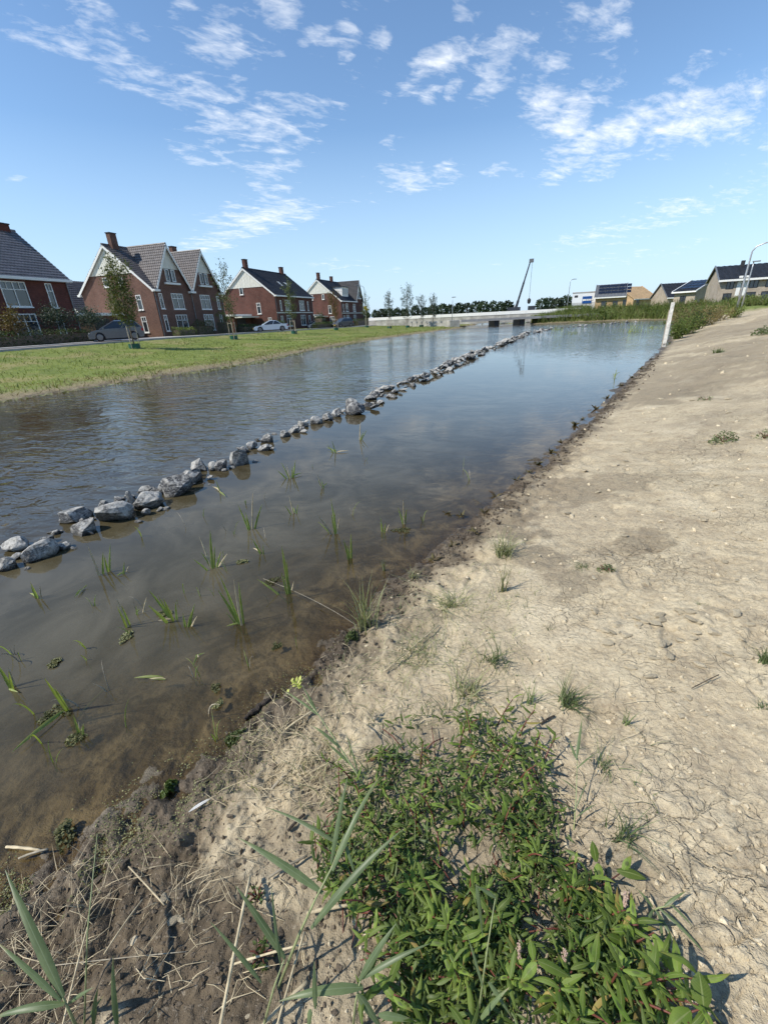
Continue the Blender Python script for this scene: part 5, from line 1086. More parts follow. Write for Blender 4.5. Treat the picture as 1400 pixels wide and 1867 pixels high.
# small filler stones, half drowned, between the larger ones
np_ = [q[:2] for q in NEAR]
for k in range(70):
    i = rnd.randrange(len(NEAR)); px, py, w_ = NEAR[i][0] + rnd.uniform(-1, 1) * (NEAR[i][2] * .6 + 6), NEAR[i][1] + rnd.uniform(-.35, .2) * NEAR[i][3] - 3, rnd.uniform(8, 19)
    q = at(px, py, 0); sc = FPX / float((q - CC) @ CF); wm = w_ / sc
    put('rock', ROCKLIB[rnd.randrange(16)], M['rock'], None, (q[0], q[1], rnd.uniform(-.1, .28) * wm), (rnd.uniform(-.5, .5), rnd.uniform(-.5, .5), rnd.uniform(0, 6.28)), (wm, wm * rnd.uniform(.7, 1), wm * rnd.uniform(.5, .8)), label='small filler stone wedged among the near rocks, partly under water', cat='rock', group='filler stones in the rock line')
# the heap from the middle distance to the far bank
path = np.array([at(px, py, 0)[:2] for px, py in [(690, 728), (705, 716), (740, 703), (790, 684), (850, 655), (900, 634), (960, 609), (1000, 601), (1050, 595.5), (1100, 591.5), (1160, 586.5)]])
seg = np.hypot(*np.diff(path, axis=0).T); cum = np.concatenate([[0], np.cumsum(seg)]); s = 0.0; k = 0
while s < cum[-1] and k < 300:
    frac = s / cum[-1]; dist = 11 + s; p = np.array([np.interp(s, cum, path[:, i]) for i in (0, 1)]); j = max(0, min(np.searchsorted(cum, s), len(seg)) - 1); d_ = (path[j + 1] - path[j]) / seg[max(j, 0)]; nrm = np.array([-d_[1], d_[0]])
    for row in range(3 if s < 10 else 2 if s < 40 else 1):
        w_ = rnd.uniform(.15, .38) if s < 9 else rnd.uniform(.2, .44); off = rnd.uniform(-.34, .34); hgt = rnd.uniform(.55, .95) * w_; pp = p + nrm * off + d_ * rnd.uniform(-.12, .12)
        me = ROCKLIB[rnd.randrange(16)]; zz = (rnd.uniform(.0, .05) if abs(off) > .17 else rnd.uniform(.06, .16)) * (1 if s < 45 else .6)
        lab = 'grey rock in the heaped middle stretch of the rock line' if s < 9 else ('rock in the long straight far stretch of the rock line' if s < 34 else 'far rock where the line curves toward the weedy bank')
        lab = ('large ' if w_ > (.34 if s < 9 else .42) else 'small ' if w_ < (.24 if s < 9 else .32) else 'middling ') + lab + (', on the rippled side' if off > .12 else ', on the calm side' if off < -.12 else ', in its middle')
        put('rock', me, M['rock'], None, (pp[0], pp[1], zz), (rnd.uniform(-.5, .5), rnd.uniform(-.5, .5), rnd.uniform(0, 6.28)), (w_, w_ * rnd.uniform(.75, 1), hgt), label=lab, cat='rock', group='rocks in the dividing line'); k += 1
    s += rnd.uniform(.26, .42) if s < 12 else rnd.uniform(.36, .6) * (1 + s / 60)
# ---------------------------------------------------------------- foreground: leaves shared between plants
def leaf_mesh(name, L, W, curl, seed, n=7, wave=.0, fold=.16):
    """pointed leaf along +x with its base at the origin"""
    r = np.random.default_rng(seed); pts = []; ws = []
    for i in range(n):
        t = i / (n - 1); pts.append((L * t * (1 - .12 * abs(curl) * t), .05 * L * math.sin(t * 3 + seed) * wave, L * (.16 * math.sin(t * math.pi * .6) - curl * t * t)))
        ws.append(W * (math.sin(math.pi * min(1, t * .93 + .05)) ** .85 * (1.25 - .6 * t)) + .0015)
    ws[-1] = W * .02; V, F, UV = ribbon(pts, ws, fold, (0, 1, 0)); V[:, 2] += .05 * W * np.sin(V[:, 0] / L * 22 + seed) * (np.abs(UV[:, 0] - .5) > .4); return mesh_np(name, V, F, True, UV)
RLEAF = [leaf_mesh('leaf', 1.0, .165 + .035 * (k % 3), [.05, .25, .45, .12, .6, -.08][k], k, wave=1.6, fold=[.12, .3, .2, .4, .28, .18][k]) for k in range(6)]
for me in RLEAF: me.materials.append(M['redshank'])
RLEAF_OLD = []
for me in RLEAF[:4]:
    m2 = me.copy(); m2.materials.clear(); m2.materials.append(M['redshank_old']); RLEAF_OLD.append(m2)
def leaf_obj(parent, me, p, az, pitch, roll, L, name='leaf'):
    return put(name, me, None, parent, p, (roll, -pitch, az), L)
def redshank(P, H, lean, nleaf, L, lab, group, seed, tip=5):
    r = random.Random(seed); t = thing('redshank_plant', P, 0, lab, 'plant', group); p0 = np.zeros(3); p2 = np.array([lean[0], lean[1], H]); p1 = np.array([lean[0] * .25, lean[1] * .25, H * .75]); st = bezier(p0 - [0, 0, .02], p1, p2, 6)
    MB().tube(st, [.0034, .0032, .003, .0027, .0024, .0018], 5).put('stem', M['redstem'], t, True); a = r.uniform(0, 6.28)
    for k in range(nleaf):
        u = .25 + .75 * (k / max(1, nleaf - 1)) ** .9; i = min(4, int(u * 5)); f = u * 5 - i; q = np.array(st[i]) * (1 - f) + np.array(st[i + 1]) * f; a += 2.39 + r.uniform(-.4, .4); late = k >= nleaf - tip
        leaf_obj(t, RLEAF[r.randrange(6)] if r.random() > .13 or late else RLEAF_OLD[r.randrange(4)], q, a, r.uniform(.1, .75) if late else r.uniform(-.35, .35), r.uniform(-.5, .5), L * r.uniform(.5, 1.3) * (.85 if late else 1.0))
    return t
PATCH = [(575, 1600), (600, 1500), (640, 1415), (690, 1345), (760, 1300), (850, 1305), (930, 1325), (985, 1385), (1005, 1470), (1030, 1545), (1065, 1620), (1110, 1690), (1170, 1755), (1200, 1880), (735, 1880), (725, 1770), (690, 1690), (640, 1660)]
def in_poly(px, py, poly):
    c = False; n = len(poly)
    for i in range(n):
        (ax, ay), (bx, by) = poly[i], poly[(i + 1) % n]
        if (ay > py) != (by > py) and px < (bx - ax) * (py - ay) / (by - ay) + ax: c = not c
    return c
rp = random.Random(11); cand = []
while len(cand) < 122:
    px, py = rp.uniform(560, 1210), rp.uniform(1290, 1880)
    if not in_poly(px, py, PATCH): continue
    if ((px - 850) / 70) ** 2 + ((py - 1570) / 55) ** 2 < 1 and rp.random() < .75: continue
    if ((px - 800) / 45) ** 2 + ((py - 1345) / 35) ** 2 < 1: continue
    if vnoise(np.array([px / 75.]), np.array([py / 75.]), 8)[0] < -.26: continue
    if any((px - a) ** 2 + (py - b) ** 2 < 26 ** 2 for a, b in cand): 
        if rp.random() < .9: continue
    cand.append((px, py))
GP = gnd_many(cand); cen = GP.mean(0)
for k, ((px, py), P) in enumerate(zip(cand, GP)):
    out = P[:2] - cen[:2]; near_edge = np.linalg.norm(out) > .33; big = py > 1640
    zone = 'lower right, largest leaves' if (px > 930 and py > 1600) else 'lower left by the reeds' if py > 1600 else 'top edge, nearest the water' if py < 1400 else 'left side' if px < 740 else 'right side by the bare soil' if px > 930 else 'middle'
    redshank(P, rp.uniform(.04, .14) + .045 * big * rp.random(), out * rp.uniform(.0, .25) + np.array([rp.uniform(-.06, .06), rp.uniform(-.06, .06)]), 11 if big else 10, rp.uniform(.044, .074) * (1.12 if big else 1.0), ('bushy redshank plant in the clump, ' if k % 3 == 0 or not near_edge else 'spreading redshank plant at the clump rim, ') + zone + (', very front' if py > 1780 else ''), 'redshank plants in the foreground clump', 500 + k)
# under-layer of small leaves too many to tell apart, and bare reddish stems
r = np.random.default_rng(21); cand2 = []
while len(cand2) < 4200:
    px, py = r.uniform(560, 1210), r.uniform(1290, 1880)
    if vnoise(np.array([px / 75.]), np.array([py / 75.]), 8)[0] < -.26 and r.random() < .8: continue
    if in_poly(px, py, PATCH) and not (((px - 850) / 60) ** 2 + ((py - 1570) / 45) ** 2 < 1 and r.random() < .8) and not ((px - 800) / 45) ** 2 + ((py - 1345) / 35) ** 2 < 1: cand2.append((px, py))
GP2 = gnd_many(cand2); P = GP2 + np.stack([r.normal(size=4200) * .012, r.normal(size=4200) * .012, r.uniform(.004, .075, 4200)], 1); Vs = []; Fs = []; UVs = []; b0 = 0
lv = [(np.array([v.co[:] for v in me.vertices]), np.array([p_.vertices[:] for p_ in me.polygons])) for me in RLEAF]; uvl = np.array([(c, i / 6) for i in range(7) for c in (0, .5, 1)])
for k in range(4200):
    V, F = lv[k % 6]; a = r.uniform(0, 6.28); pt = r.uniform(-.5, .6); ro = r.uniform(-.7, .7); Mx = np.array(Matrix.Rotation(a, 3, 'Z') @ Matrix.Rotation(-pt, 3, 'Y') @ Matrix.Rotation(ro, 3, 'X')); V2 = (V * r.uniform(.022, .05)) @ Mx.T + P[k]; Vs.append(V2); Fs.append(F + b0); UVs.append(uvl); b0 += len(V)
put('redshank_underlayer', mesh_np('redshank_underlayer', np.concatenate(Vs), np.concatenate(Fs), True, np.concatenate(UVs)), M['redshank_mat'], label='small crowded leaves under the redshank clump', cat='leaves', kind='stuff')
mb = MB()
for k in range(110):
    q = GP2[r.integers(0, 4200)]; a = r.uniform(0, 6.28); L = r.uniform(.06, .16); e = q + np.array([math.cos(a) * L, math.sin(a) * L, r.uniform(.0, .05)]); mb.tube([q, (q + e) / 2 + [0, 0, .02], e], [.0028, .0025, .002], 4)
mb.put('trailing_stems', M['redstem'], None, True, label='reddish stems trailing through the redshank clump', cat='stems', kind='stuff')
# sprawling shoots with large blotched leaves at the right of the clump
def shoot(name, lab, stem, leaves, mat='redshank', stemmat='redstem', rad=.004, cat='plant', group=None, lift=0.0, fold=.2, curl=.012, leafname='leaf', fat=1.0):
    """stem: [(px, py, h)], leaves: [(bx, by, bh, tx, ty, th, width)] with heights above the ground there"""
    allp = [(a[0], a[1]) for a in stem] + [(l[0], l[1]) for l in leaves] + [(l[3], l[4]) for l in leaves]; G = gnd_many(allp[:1]); g0 = float(G[0][2])
    def P(px, py, h): return at(px, py, g0 + h)
    base = P(*stem[0]) if stem else P(*leaves[0][:3]); t = thing(name, base, 0, lab, cat, group); loc = lambda q: np.array(q) - base
    if stem:
        pts = [loc(P(*q)) for q in stem]
        if stem[0][2] <= .03: pts[0] = pts[0] - np.array([0, 0, .03])
        if len(pts) == 2: pts = [pts[0], (pts[0] + pts[1]) / 2, pts[1]]
        MB().tube(pts, [rad * (1 - .6 * i / (len(pts) - 1)) for i in range(len(pts))], 6).put('stem', M[stemmat], t, True)
    for i, l in enumerate(leaves):
        a, b = loc(P(*l[:3])), loc(P(*l[3:6])); L = np.linalg.norm(b - a); m_ = (a + b) / 2 + np.array([0, 0, L * (.10 + .05 * (i % 3))]); pts = bezier(a, m_, b, 9); ws = []
        for k in range(9):
            u = k / 8; ws.append(l[6] * .60 * (min(1, .35 + u * 3.2) * (1 - u ** 2.2) * 1.05 + .02) if mat != 'redshank' else l[6] * .68 * (math.sin(math.pi * min(1, u * .93 + .05)) ** .85 * (1.2 - .5 * u) + .02))
        ws[-1] = l[6] * .03; tv = Vector(tuple(b - a)); view = Vector(tuple(base - CC)); sd = tv.cross(view); sd = Vector((sd.x + (i % 3 - 1) * .35 * sd.length, sd.y, sd.z * .5))
        V, F, UV = ribbon(pts, ws, fold, tuple(sd)); put(leafname, mesh_np(leafname, V, F, True, UV), M[mat], t)
    return t
shoot('redshank_shoot', 'sprawling red-stemmed redshank shoot with blotched leaves right of the clump', [(1010, 1640, .02), (1060, 1630, .05), (1105, 1610, .08), (1140, 1585, .09)],
    [(1087, 1572, .09, 1079, 1533, .13, .036), (1090, 1574, .09, 1092, 1612, .07, .040), (1124, 1587, .09, 1178, 1603, .09, .040), (1106, 1616, .09, 1112, 1668, .08, .044), (1120, 1630, .08, 1103, 1702, .06, .042), (1090, 1620, .07, 1084, 1660, .05, .038), (1135, 1590, .09, 1150, 1560, .12, .03)], group='sprawling redshank shoots')
shoot('redshank_shoot', 'redshank shoot with two long drooping leaves near the bluish grass', [(1130, 1720, .03), (1165, 1715, .07), (1192, 1700, .10)], [(1190, 1703, .10, 1234, 1786, .06, .040), (1180, 1712, .10, 1203, 1804, .05, .034), (1150, 1718, .07, 1140, 1680, .11, .034), (1140, 1722, .06, 1105, 1705, .1, .03)], group='sprawling redshank shoots')
shoot('redshank_shoot', 'redshank shoot with broad dark-spotted leaf at the bottom right corner', [(1205, 1890, .03), (1245, 1850, .08), (1275, 1840, .11)], [(1283, 1840, .11, 1273, 1771, .15, .062), (1258, 1842, .1, 1215, 1880, .08, .05), (1272, 1845, .1, 1305, 1885, .09, .045)], group='sprawling redshank shoots')
shoot('redshank_shoot', 'redshank shoot with large spotted leaves low in the clump, above the corner', [(960, 1790, .05), (980, 1760, .16)], [(980, 1752, .16, 1040, 1782, .13, .034), (978, 1756, .16, 948, 1792, .12, .032), (972, 1752, .16, 966, 1712, .19, .028)], group='sprawling redshank shoots')
for k, (px, py, lab) in enumerate(((1138, 1640, 'pale pink flower spike beside the sprawling redshank shoot'), (945, 1735, 'small flower spike low in the redshank clump'), (1028, 1745, 'withered flower spike at the clump edge'))):
    g = gnd(px, py); b = at(px, py + 12, g[2] + .08); e = at(px + 2, py - 14, g[2] + .13); mb = MB(); rr = np.random.default_rng(600 + k)
    mb.tube([b, e], [.004, .002], 5)
    for i in range(40): q = b + (e - b) * rr.uniform(.1, 1) + rr.normal(size=3) * .0028; mb.tube([q, q + np.array([0, 0, .004])], [.0022, .001], 4)
    mb.put('flower_spike', simple('pink_flower_%d' % k, (.48, .34, .27), .7, .3, 200), None, label=lab, cat='flower', group='redshank flower spikes')
# ---------------------------------------------------------------- reeds in the foreground
RG = 'reeds at the front edge'
shoot('reed', 'tall blue-green reed with five broad blades left of the redshank', [(497, 1812, .0), (545, 1705, .16), (575, 1640, .24), (605, 1582, .30), (628, 1520, .34)],
    [(589, 1628, .25, 432, 1526, .30, .036), (567, 1693, .18, 734, 1512, .36, .034), (606, 1588, .30, 694, 1412, .42, .026), (604, 1575, .30, 634, 1415, .44, .024), (618, 1540, .32, 485, 1472, .30, .020), (626, 1530, .33, 655, 1620, .25, .018)], 'reed', 'reedstem', .0045, 'reed', RG)
shoot('reed', 'reed with drooping wide blades at the bottom centre', [(640, 1890, .0), (648, 1830, .12), (657, 1786, .20)],
    [(655, 1788, .20, 722, 1684, .30, .028), (660, 1784, .20, 784, 1720, .27, .022), (662, 1800, .18, 508, 1826, .16, .036), (652, 1812, .16, 702, 1885, .12, .030), (575, 1840, .18, 573, 1752, .26, .020), (566, 1840, .17, 562, 1890, .12, .020), (690, 1850, .14, 760, 1862, .12, .026)], 'reed', 'reedstem', .004, 'reed', RG)
shoot('reed', 'reed with narrow upright blades left of the tall one', [(470, 1890, .0), (500, 1800, .14), (520, 1745, .2)], [(520, 1748, .2, 430, 1615, .30, .030), (477, 1792, .14, 383, 1680, .24, .018), (512, 1760, .2, 495, 1615, .32, .014)], 'reed', 'reedstem', .004, 'reed', RG)
shoot('reed', 'pair of long reed blades at the lower left corner', [(150, 1900, .0), (130, 1850, .12), (114, 1815, .2)], [(116, 1818, .2, 10, 1585, .34, .040), (112, 1825, .2, -8, 1715, .28, .022), (118, 1830, .18, -20, 1860, .16, .030), (125, 1830, .16, 172, 1800, .2, .016)], 'reed', 'reedstem', .005, 'reed', RG)
shoot('reed', 'thin upright reed stalk just right of the corner blades', [(147, 1885, .0), (160, 1700, .22), (178, 1520, .36)], [(165, 1850, .06, 190, 1815, .1, .012), (215, 1880, .05, 207, 1742, .24, .022), (172, 1870, .04, 180, 1800, .14, .02)], 'reed', 'reedstem', .0028, 'reed', RG)
shoot('reed', 'slender reed with bent-over top blade in the redshank clump', [(866, 1890, .02), (888, 1730, .20), (903, 1635, .3)], [(903, 1637, .3, 866, 1614, .33, .016), (868, 1612, .33, 880, 1712, .22, .018), (872, 1862, .06, 928, 1800, .16, .02), (880, 1800, .12, 850, 1700, .2, .012), (890, 1790, .13, 935, 1860, .07, .018)], 'reed', 'reedstem', .003, 'reed', RG)
shoot('reed', 'dark reed stalk leaning left toward the yellow bud head', [(690, 1470, .0), (650, 1410, .12), (612, 1350, .2), (580, 1302, .26), (552, 1266, .3)], [(580, 1304, .26, 512, 1256, .30, .016), (578, 1300, .26, 552, 1252, .32, .018), (618, 1362, .19, 566, 1322, .24, .02), (640, 1395, .13, 590, 1350, .2, .018), (655, 1415, .1, 628, 1330, .24, .010)], 'reed', 'reedstem', .004, 'reed', RG)
g0 = float(gnd(690, 1470)[2]); c0 = at(540, 1248, g0 + .32); t = thing('bud_head', c0, 0, 'yellow-green bud cluster on the leaning reed stalk', 'flower'); rr = np.random.default_rng(33)
budme = leaf_mesh('bud', 1.0, .55, .25, 3, 5); budme.materials.append(M['yellowflower'])
for k in range(26):
    a = rr.uniform(0, 6.28); leaf_obj(t, budme, rr.normal(size=3) * .012, a, rr.uniform(-.2, 1.2), rr.uniform(-.5, .5), rr.uniform(.014, .026), 'bud')
shoot('grass_shoot', 'single leafy grass shoot on bare soil right of the clump', [(1046, 1532, .0), (1050, 1450, .07), (1052, 1380, .13)], [(1050, 1385, .13, 1061, 1308, .20, .018), (1049, 1382, .13, 1036, 1350, .17, .014), (1050, 1440, .08, 1018, 1418, .1, .008), (1047, 1480, .05, 1018, 1460, .08, .008), (1049, 1475, .05, 1072, 1420, .1, .008), (1050, 1490, .04, 1090, 1465, .06, .008), (1052, 1400, .12, 1090, 1370, .12, .008)], 'reed', 'reedstem', .003, 'grass', 'grass shoots on the bare soil')
shoot('grass_shoot', 'bluish grass shoot with yellowed blade at the lower right', [(1180, 1660, .0), (1200, 1655, .04), (1228, 1650, .06)], [(1190, 1658, .03, 1170, 1700, .03, .012), (1200, 1655, .04, 1290, 1745, .03, .016), (1210, 1652, .05, 1250, 1625, .08, .014), (1195, 1660, .04, 1230, 1720, .03, .016), (1190, 1655, .04, 1160, 1620, .07, .012), (1225, 1652, .06, 1262, 1690, .05, .012), (1200, 1662, .04, 1210, 1740, .03, .012)], 'reed', 'reedstem', .003, 'grass', 'grass shoots on the bare soil')
# ---------------------------------------------------------------- reed shoots standing in the shallow water
WR = [((183, 1048), [(162, 998), (188, 1010)], 'left pair of bright blades in the water before the pale wedge rock'), ((195, 1044), [(201, 997)], 'single upright blade between the bright blades'), ((216, 1052), [(226, 1027)], 'short broad blade right of the bright blades'), ((70, 1092), [(57, 1064), (73, 1070)], 'pale forked shoot nearest the left edge'),
      ((233, 1142), [(214, 1094), (222, 1120)], 'dark bent stalk above a floating algae tuft'), ((316, 1130), [(275, 1080), (300, 1095), (320, 1100), (288, 1132)], 'reddish shoot with crossed blades in the calm water'), ((338, 1142), [(354, 1104), (334, 1120)], 'curved single blade right of the reddish shoot'), ((440, 1138), [(402, 1082), (428, 1066), (436, 1070), (412, 1142), (405, 1058)], 'shoot of five blades above its dark reflection, mid water'),
      ((388, 1036), [(366, 984), (384, 974), (402, 1008), (355, 1020), (412, 1012)], 'fan of green blades in open water'), ((527, 1082), [(515, 1005), (519, 1028), (474, 1058), (535, 1062)], 'tall shoot with drooping side blades near the bank'), ((457, 966), [(436, 924), (476, 924), (461, 905), (448, 935)], 'trio of thin blades far out in the calm water'), ((613, 972), [(604, 914), (582, 942), (583, 953), (610, 935)], 'shoot with a broken blade pointing left'),
      ((538, 936), [(528, 907), (543, 920)], 'small shoot left of the broken-bladed one'), ((640, 1018), [(640, 978)], 'lone thin blade right of the broken-bladed shoot'), ((531, 872), [(514, 845), (538, 842), (523, 850), (552, 862)], 'pale clump of short blades toward the rocks'), ((612, 826), [(598, 812), (636, 822), (606, 806)], 'low arching blades near the big grey slab'), ((655, 802), [(657, 772)], 'dark single stalk right of the arching blades'),
      ((126, 1292), [(87, 1243), (197, 1249), (22, 1372), (112, 1262)], 'long bent stalks crossing low over the near water'), ((142, 1346), [(135, 1308), (150, 1322)], 'short blade below the long bent stalks'), ((20, 1256), [(-4, 1212), (16, 1220), (34, 1262)], 'shoot at the very left edge of the water'), ((737, 955), [(735, 914), (741, 930)], 'dark leafy stalk in the shallows by the bank'), ((697, 970), [(694, 945), (702, 955)], 'small dark stalk left of the leafy one'),
      ((402, 898), [(394, 876), (412, 905)], 'tiny dark stalk near the large blue-grey rock'), ((478, 1010), [(462, 985)], 'tiny blade left of the tall shoot'), ((250, 1120), [(266, 1092)], 'lying pale blade beside the dark bent stalk'), ((155, 1075), [(136, 1090), (160, 1066)], 'floating pale blade below the bright blades'), ((360, 1200), [(374, 1190), (352, 1214)], 'floating blade tip below the curved blade'), ((300, 1240), [(244, 1236)], 'pale straw floating in the near water'), ((590, 890), [(580, 868), (598, 880)], 'faint shoot before the calm open water'), ((1120, 690), [(1124, 672)], 'tiny dark stalk in the far shallows')]
for k, (b, tips, lab) in enumerate(WR):
    q = at(b[0], b[1], 0); t = thing('reed_shoot', q, 0, lab, 'reed shoot', 'reed shoots in the shallow water'); rr = random.Random(700 + k)
    tips = list(tips) + [(b[0] + (tips[0][0] - b[0]) * rr.uniform(.2, .8) + rr.uniform(-14, 14), b[1] + (tips[0][1] - b[1]) * rr.uniform(.35, .8)) for _ in range(2)]
    for j, (tx, ty) in enumerate(tips):
        flat_ = ty >= b[1] - 12; e = at(tx, ty, .012 + .01 * rr.random()) if flat_ else on_upright(q, tx, ty, rr.uniform(-.06, .06)); e = (e - q) * (1.0 if flat_ else 1.12); L = np.linalg.norm(e); f = np.array([rr.uniform(-.012, .012), rr.uniform(-.012, .012), -.10 if not flat_ else .008])
        m_ = (f + e) / 2 + np.array([-e[0] * .12, 0, L * (.10 if flat_ else .04)]); w_ = min(.018, .007 + .045 * L) * rr.uniform(.8, 1.2); pts = bezier(f, m_, e, 8); V, F, UV = ribbon(pts, [w_ * (min(1, .5 + u * 2) * (1 - u ** 3.5) + .04) for u in np.linspace(0, 1, 8)], .25, tuple(np.cross(e + [0, 0, .001], q - CC)))
        put('blade', mesh_np('blade', V, F, True, UV), M['waterreed'] if (k + j) % 4 else M['straw'], t)
# thin bent stalks scattered between the larger shoots
rs = random.Random(41); cnt = 0
while cnt < 44:
    px, py = rs.uniform(20, 860), rs.uniform(830, 1400)
    if px > np.interp(py, [830, 945, 1075, 1215, 1370, 1480], [960, 830, 660, 545, 395, 220]) - 15 or py < np.interp(px, [0, 320, 650, 860], [1070, 930, 790, 700]) + 20: continue
    q = at(px, py, 0); t = thing('thin_stalk', q, 0, 'thin bent olive stalk poking from the calm water, ' + ('near the left edge' if px < 200 else 'toward the rocks' if py < 950 else 'close to the muddy shore' if py > 1180 else 'mid water'), 'stalk', 'thin stalks in the calm water'); cnt += 1
    for j in range(rs.choice((1, 1, 2, 3))):
        h = rs.uniform(.04, .15); a = rs.uniform(0, 6.28); ln = h * rs.uniform(.1, 1.1); e = np.array([math.cos(a) * ln, math.sin(a) * ln, h]); m_ = np.array([e[0] * .15, e[1] * .15, h * rs.uniform(.6, 1.15)]); w_ = rs.uniform(.003, .008)
        V, F, UV = ribbon(bezier((0, 0, -.08), m_, e, 7), [w_ * (1 - u ** 2.5) + .0006 for u in np.linspace(0, 1, 7)], .25, tuple(np.cross(e, q - CC))); put('blade', mesh_np('blade', V, F, True, UV), M['waterreed'] if rs.random() < .6 else M['strawgrey'], t)
# ---------------------------------------------------------------- floating algae and wet weed
for k, (px, py, w_, h_, lab, mt) in enumerate(((90, 1308, 70, 34, 'algae mat around the long bent stalks', 'algae'), (140, 1345, 45, 24, 'algae mat under the short blade', 'algae'), (498, 1060, 50, 26, 'algae mat beside the tall shoot', 'algae'), (233, 1160, 22, 26, 'yellowish algae tuft under the dark bent stalk', 'duckweed'), (442, 1026, 26, 9, 'pale scum patch left of the tall shoot', 'duckweed'), (392, 1255, 30, 18, 'sunken weed clump before the muddy shore', 'algae'), (400, 1285, 24, 12, 'flecks of weed close to the driftwood', 'duckweed'),
        (505, 1180, 30, 20, 'brown sunken weed near the shore bend', 'algae'), (730, 968, 50, 12, 'dark weed raft around the leafy stalks', 'algae'), (120, 1520, 55, 40, 'mossy hump of mud breaking the near water', 'algae'), (310, 1440, 26, 22, 'bright green moss tuft on the near shore', 'redshank_mat'), (430, 1350, 50, 22, 'green weed mound on the mud left of the driftwood', 'crown_green'), (640, 1165, 36, 40, 'tangle of low weeds at the shore bend', 'crown_green'), (300, 1120, 30, 14, 'thin weed strands by the reddish shoot', 'algae'), (100, 1210, 26, 14, 'faint weed flecks at the left', 'algae'))):
    q = gnd(px, py); q[2] = max(q[2], 0); sc = FPX / float((q - CC) @ CF); n = 420; rr = np.random.default_rng(800 + k); a = rr.uniform(0, 6.28, n); rad_ = rr.uniform(0, 1, n) ** .6 * (.6 + .5 * vnoise(a * 1.3 + k, a * 0 + k, 5) * 2); x = np.cos(a) * rad_ * w_ / sc / 2 + q[0]; y = np.sin(a) * rad_ * h_ / sc * .9 + q[1]
    z = np.maximum(height(x, y), 0) + rr.uniform(.002, .012, n) + (.02 * (1 - rad_) * (k in (9, 10, 11, 12)) * rr.random(n) * 1.8); V, F = leaf_cloud(np.stack([x, y, z], 1), .013, rr, .7, 1.5 if k not in (10, 11, 12) else .4)
    put('weed_mat', mesh_np('weed_mat', V, F, False), M[mt], label=lab, cat='water weed', kind='stuff')
# ---------------------------------------------------------------- dock rosettes along the right shore
DLEAF = [leaf_mesh('leaf', 1.0, .34, c, 40 + i) for i, c in enumerate((.1, .35, .6))]
for me in DLEAF: me.materials.append(M['dock'])
RO = [(790, 1018, .09), (825, 992, .08), (862, 972, .09), (884, 934, .11), (904, 905, .11), (941, 880, .09), (962, 862, .08), (982, 846, .11), (1004, 824, .12), (1022, 806, .09), (1048, 776, .13), (1062, 764, .1), (1086, 746, .15), (1106, 726, .12), (1132, 704, .13), (1150, 690, .13), (1168, 673, .15), (1186, 656, .15), (815, 935, .07), (842, 940, .07)]
for k, (px, py, L) in enumerate(RO):
    q = gnd(px, py); rr = random.Random(900 + k); lab = 'brownish dock rosette at the right water edge, number %s counted from the camera' % ['one', 'two', 'three', 'four', 'five', 'six', 'seven', 'eight', 'nine', 'ten', 'eleven', 'twelve', 'thirteen', 'fourteen', 'fifteen', 'sixteen', 'seventeen', 'eighteen'][k] if k < 18 else ['small dock shoot standing in the shallows, the left of a pair', 'small dock shoot standing in the shallows, the right of a pair'][k - 18]
    t = thing('dock_rosette', q - np.array([0, 0, .01]), 0, lab, 'plant', 'dock rosettes along the waterline')
    for j in range(9): leaf_obj(t, DLEAF[rr.randrange(3)], (0, 0, .0), j * .7 + rr.uniform(-.3, .3), rr.uniform(.25, 1.1), rr.uniform(-.4, .4), L * rr.uniform(.6, 1.1))
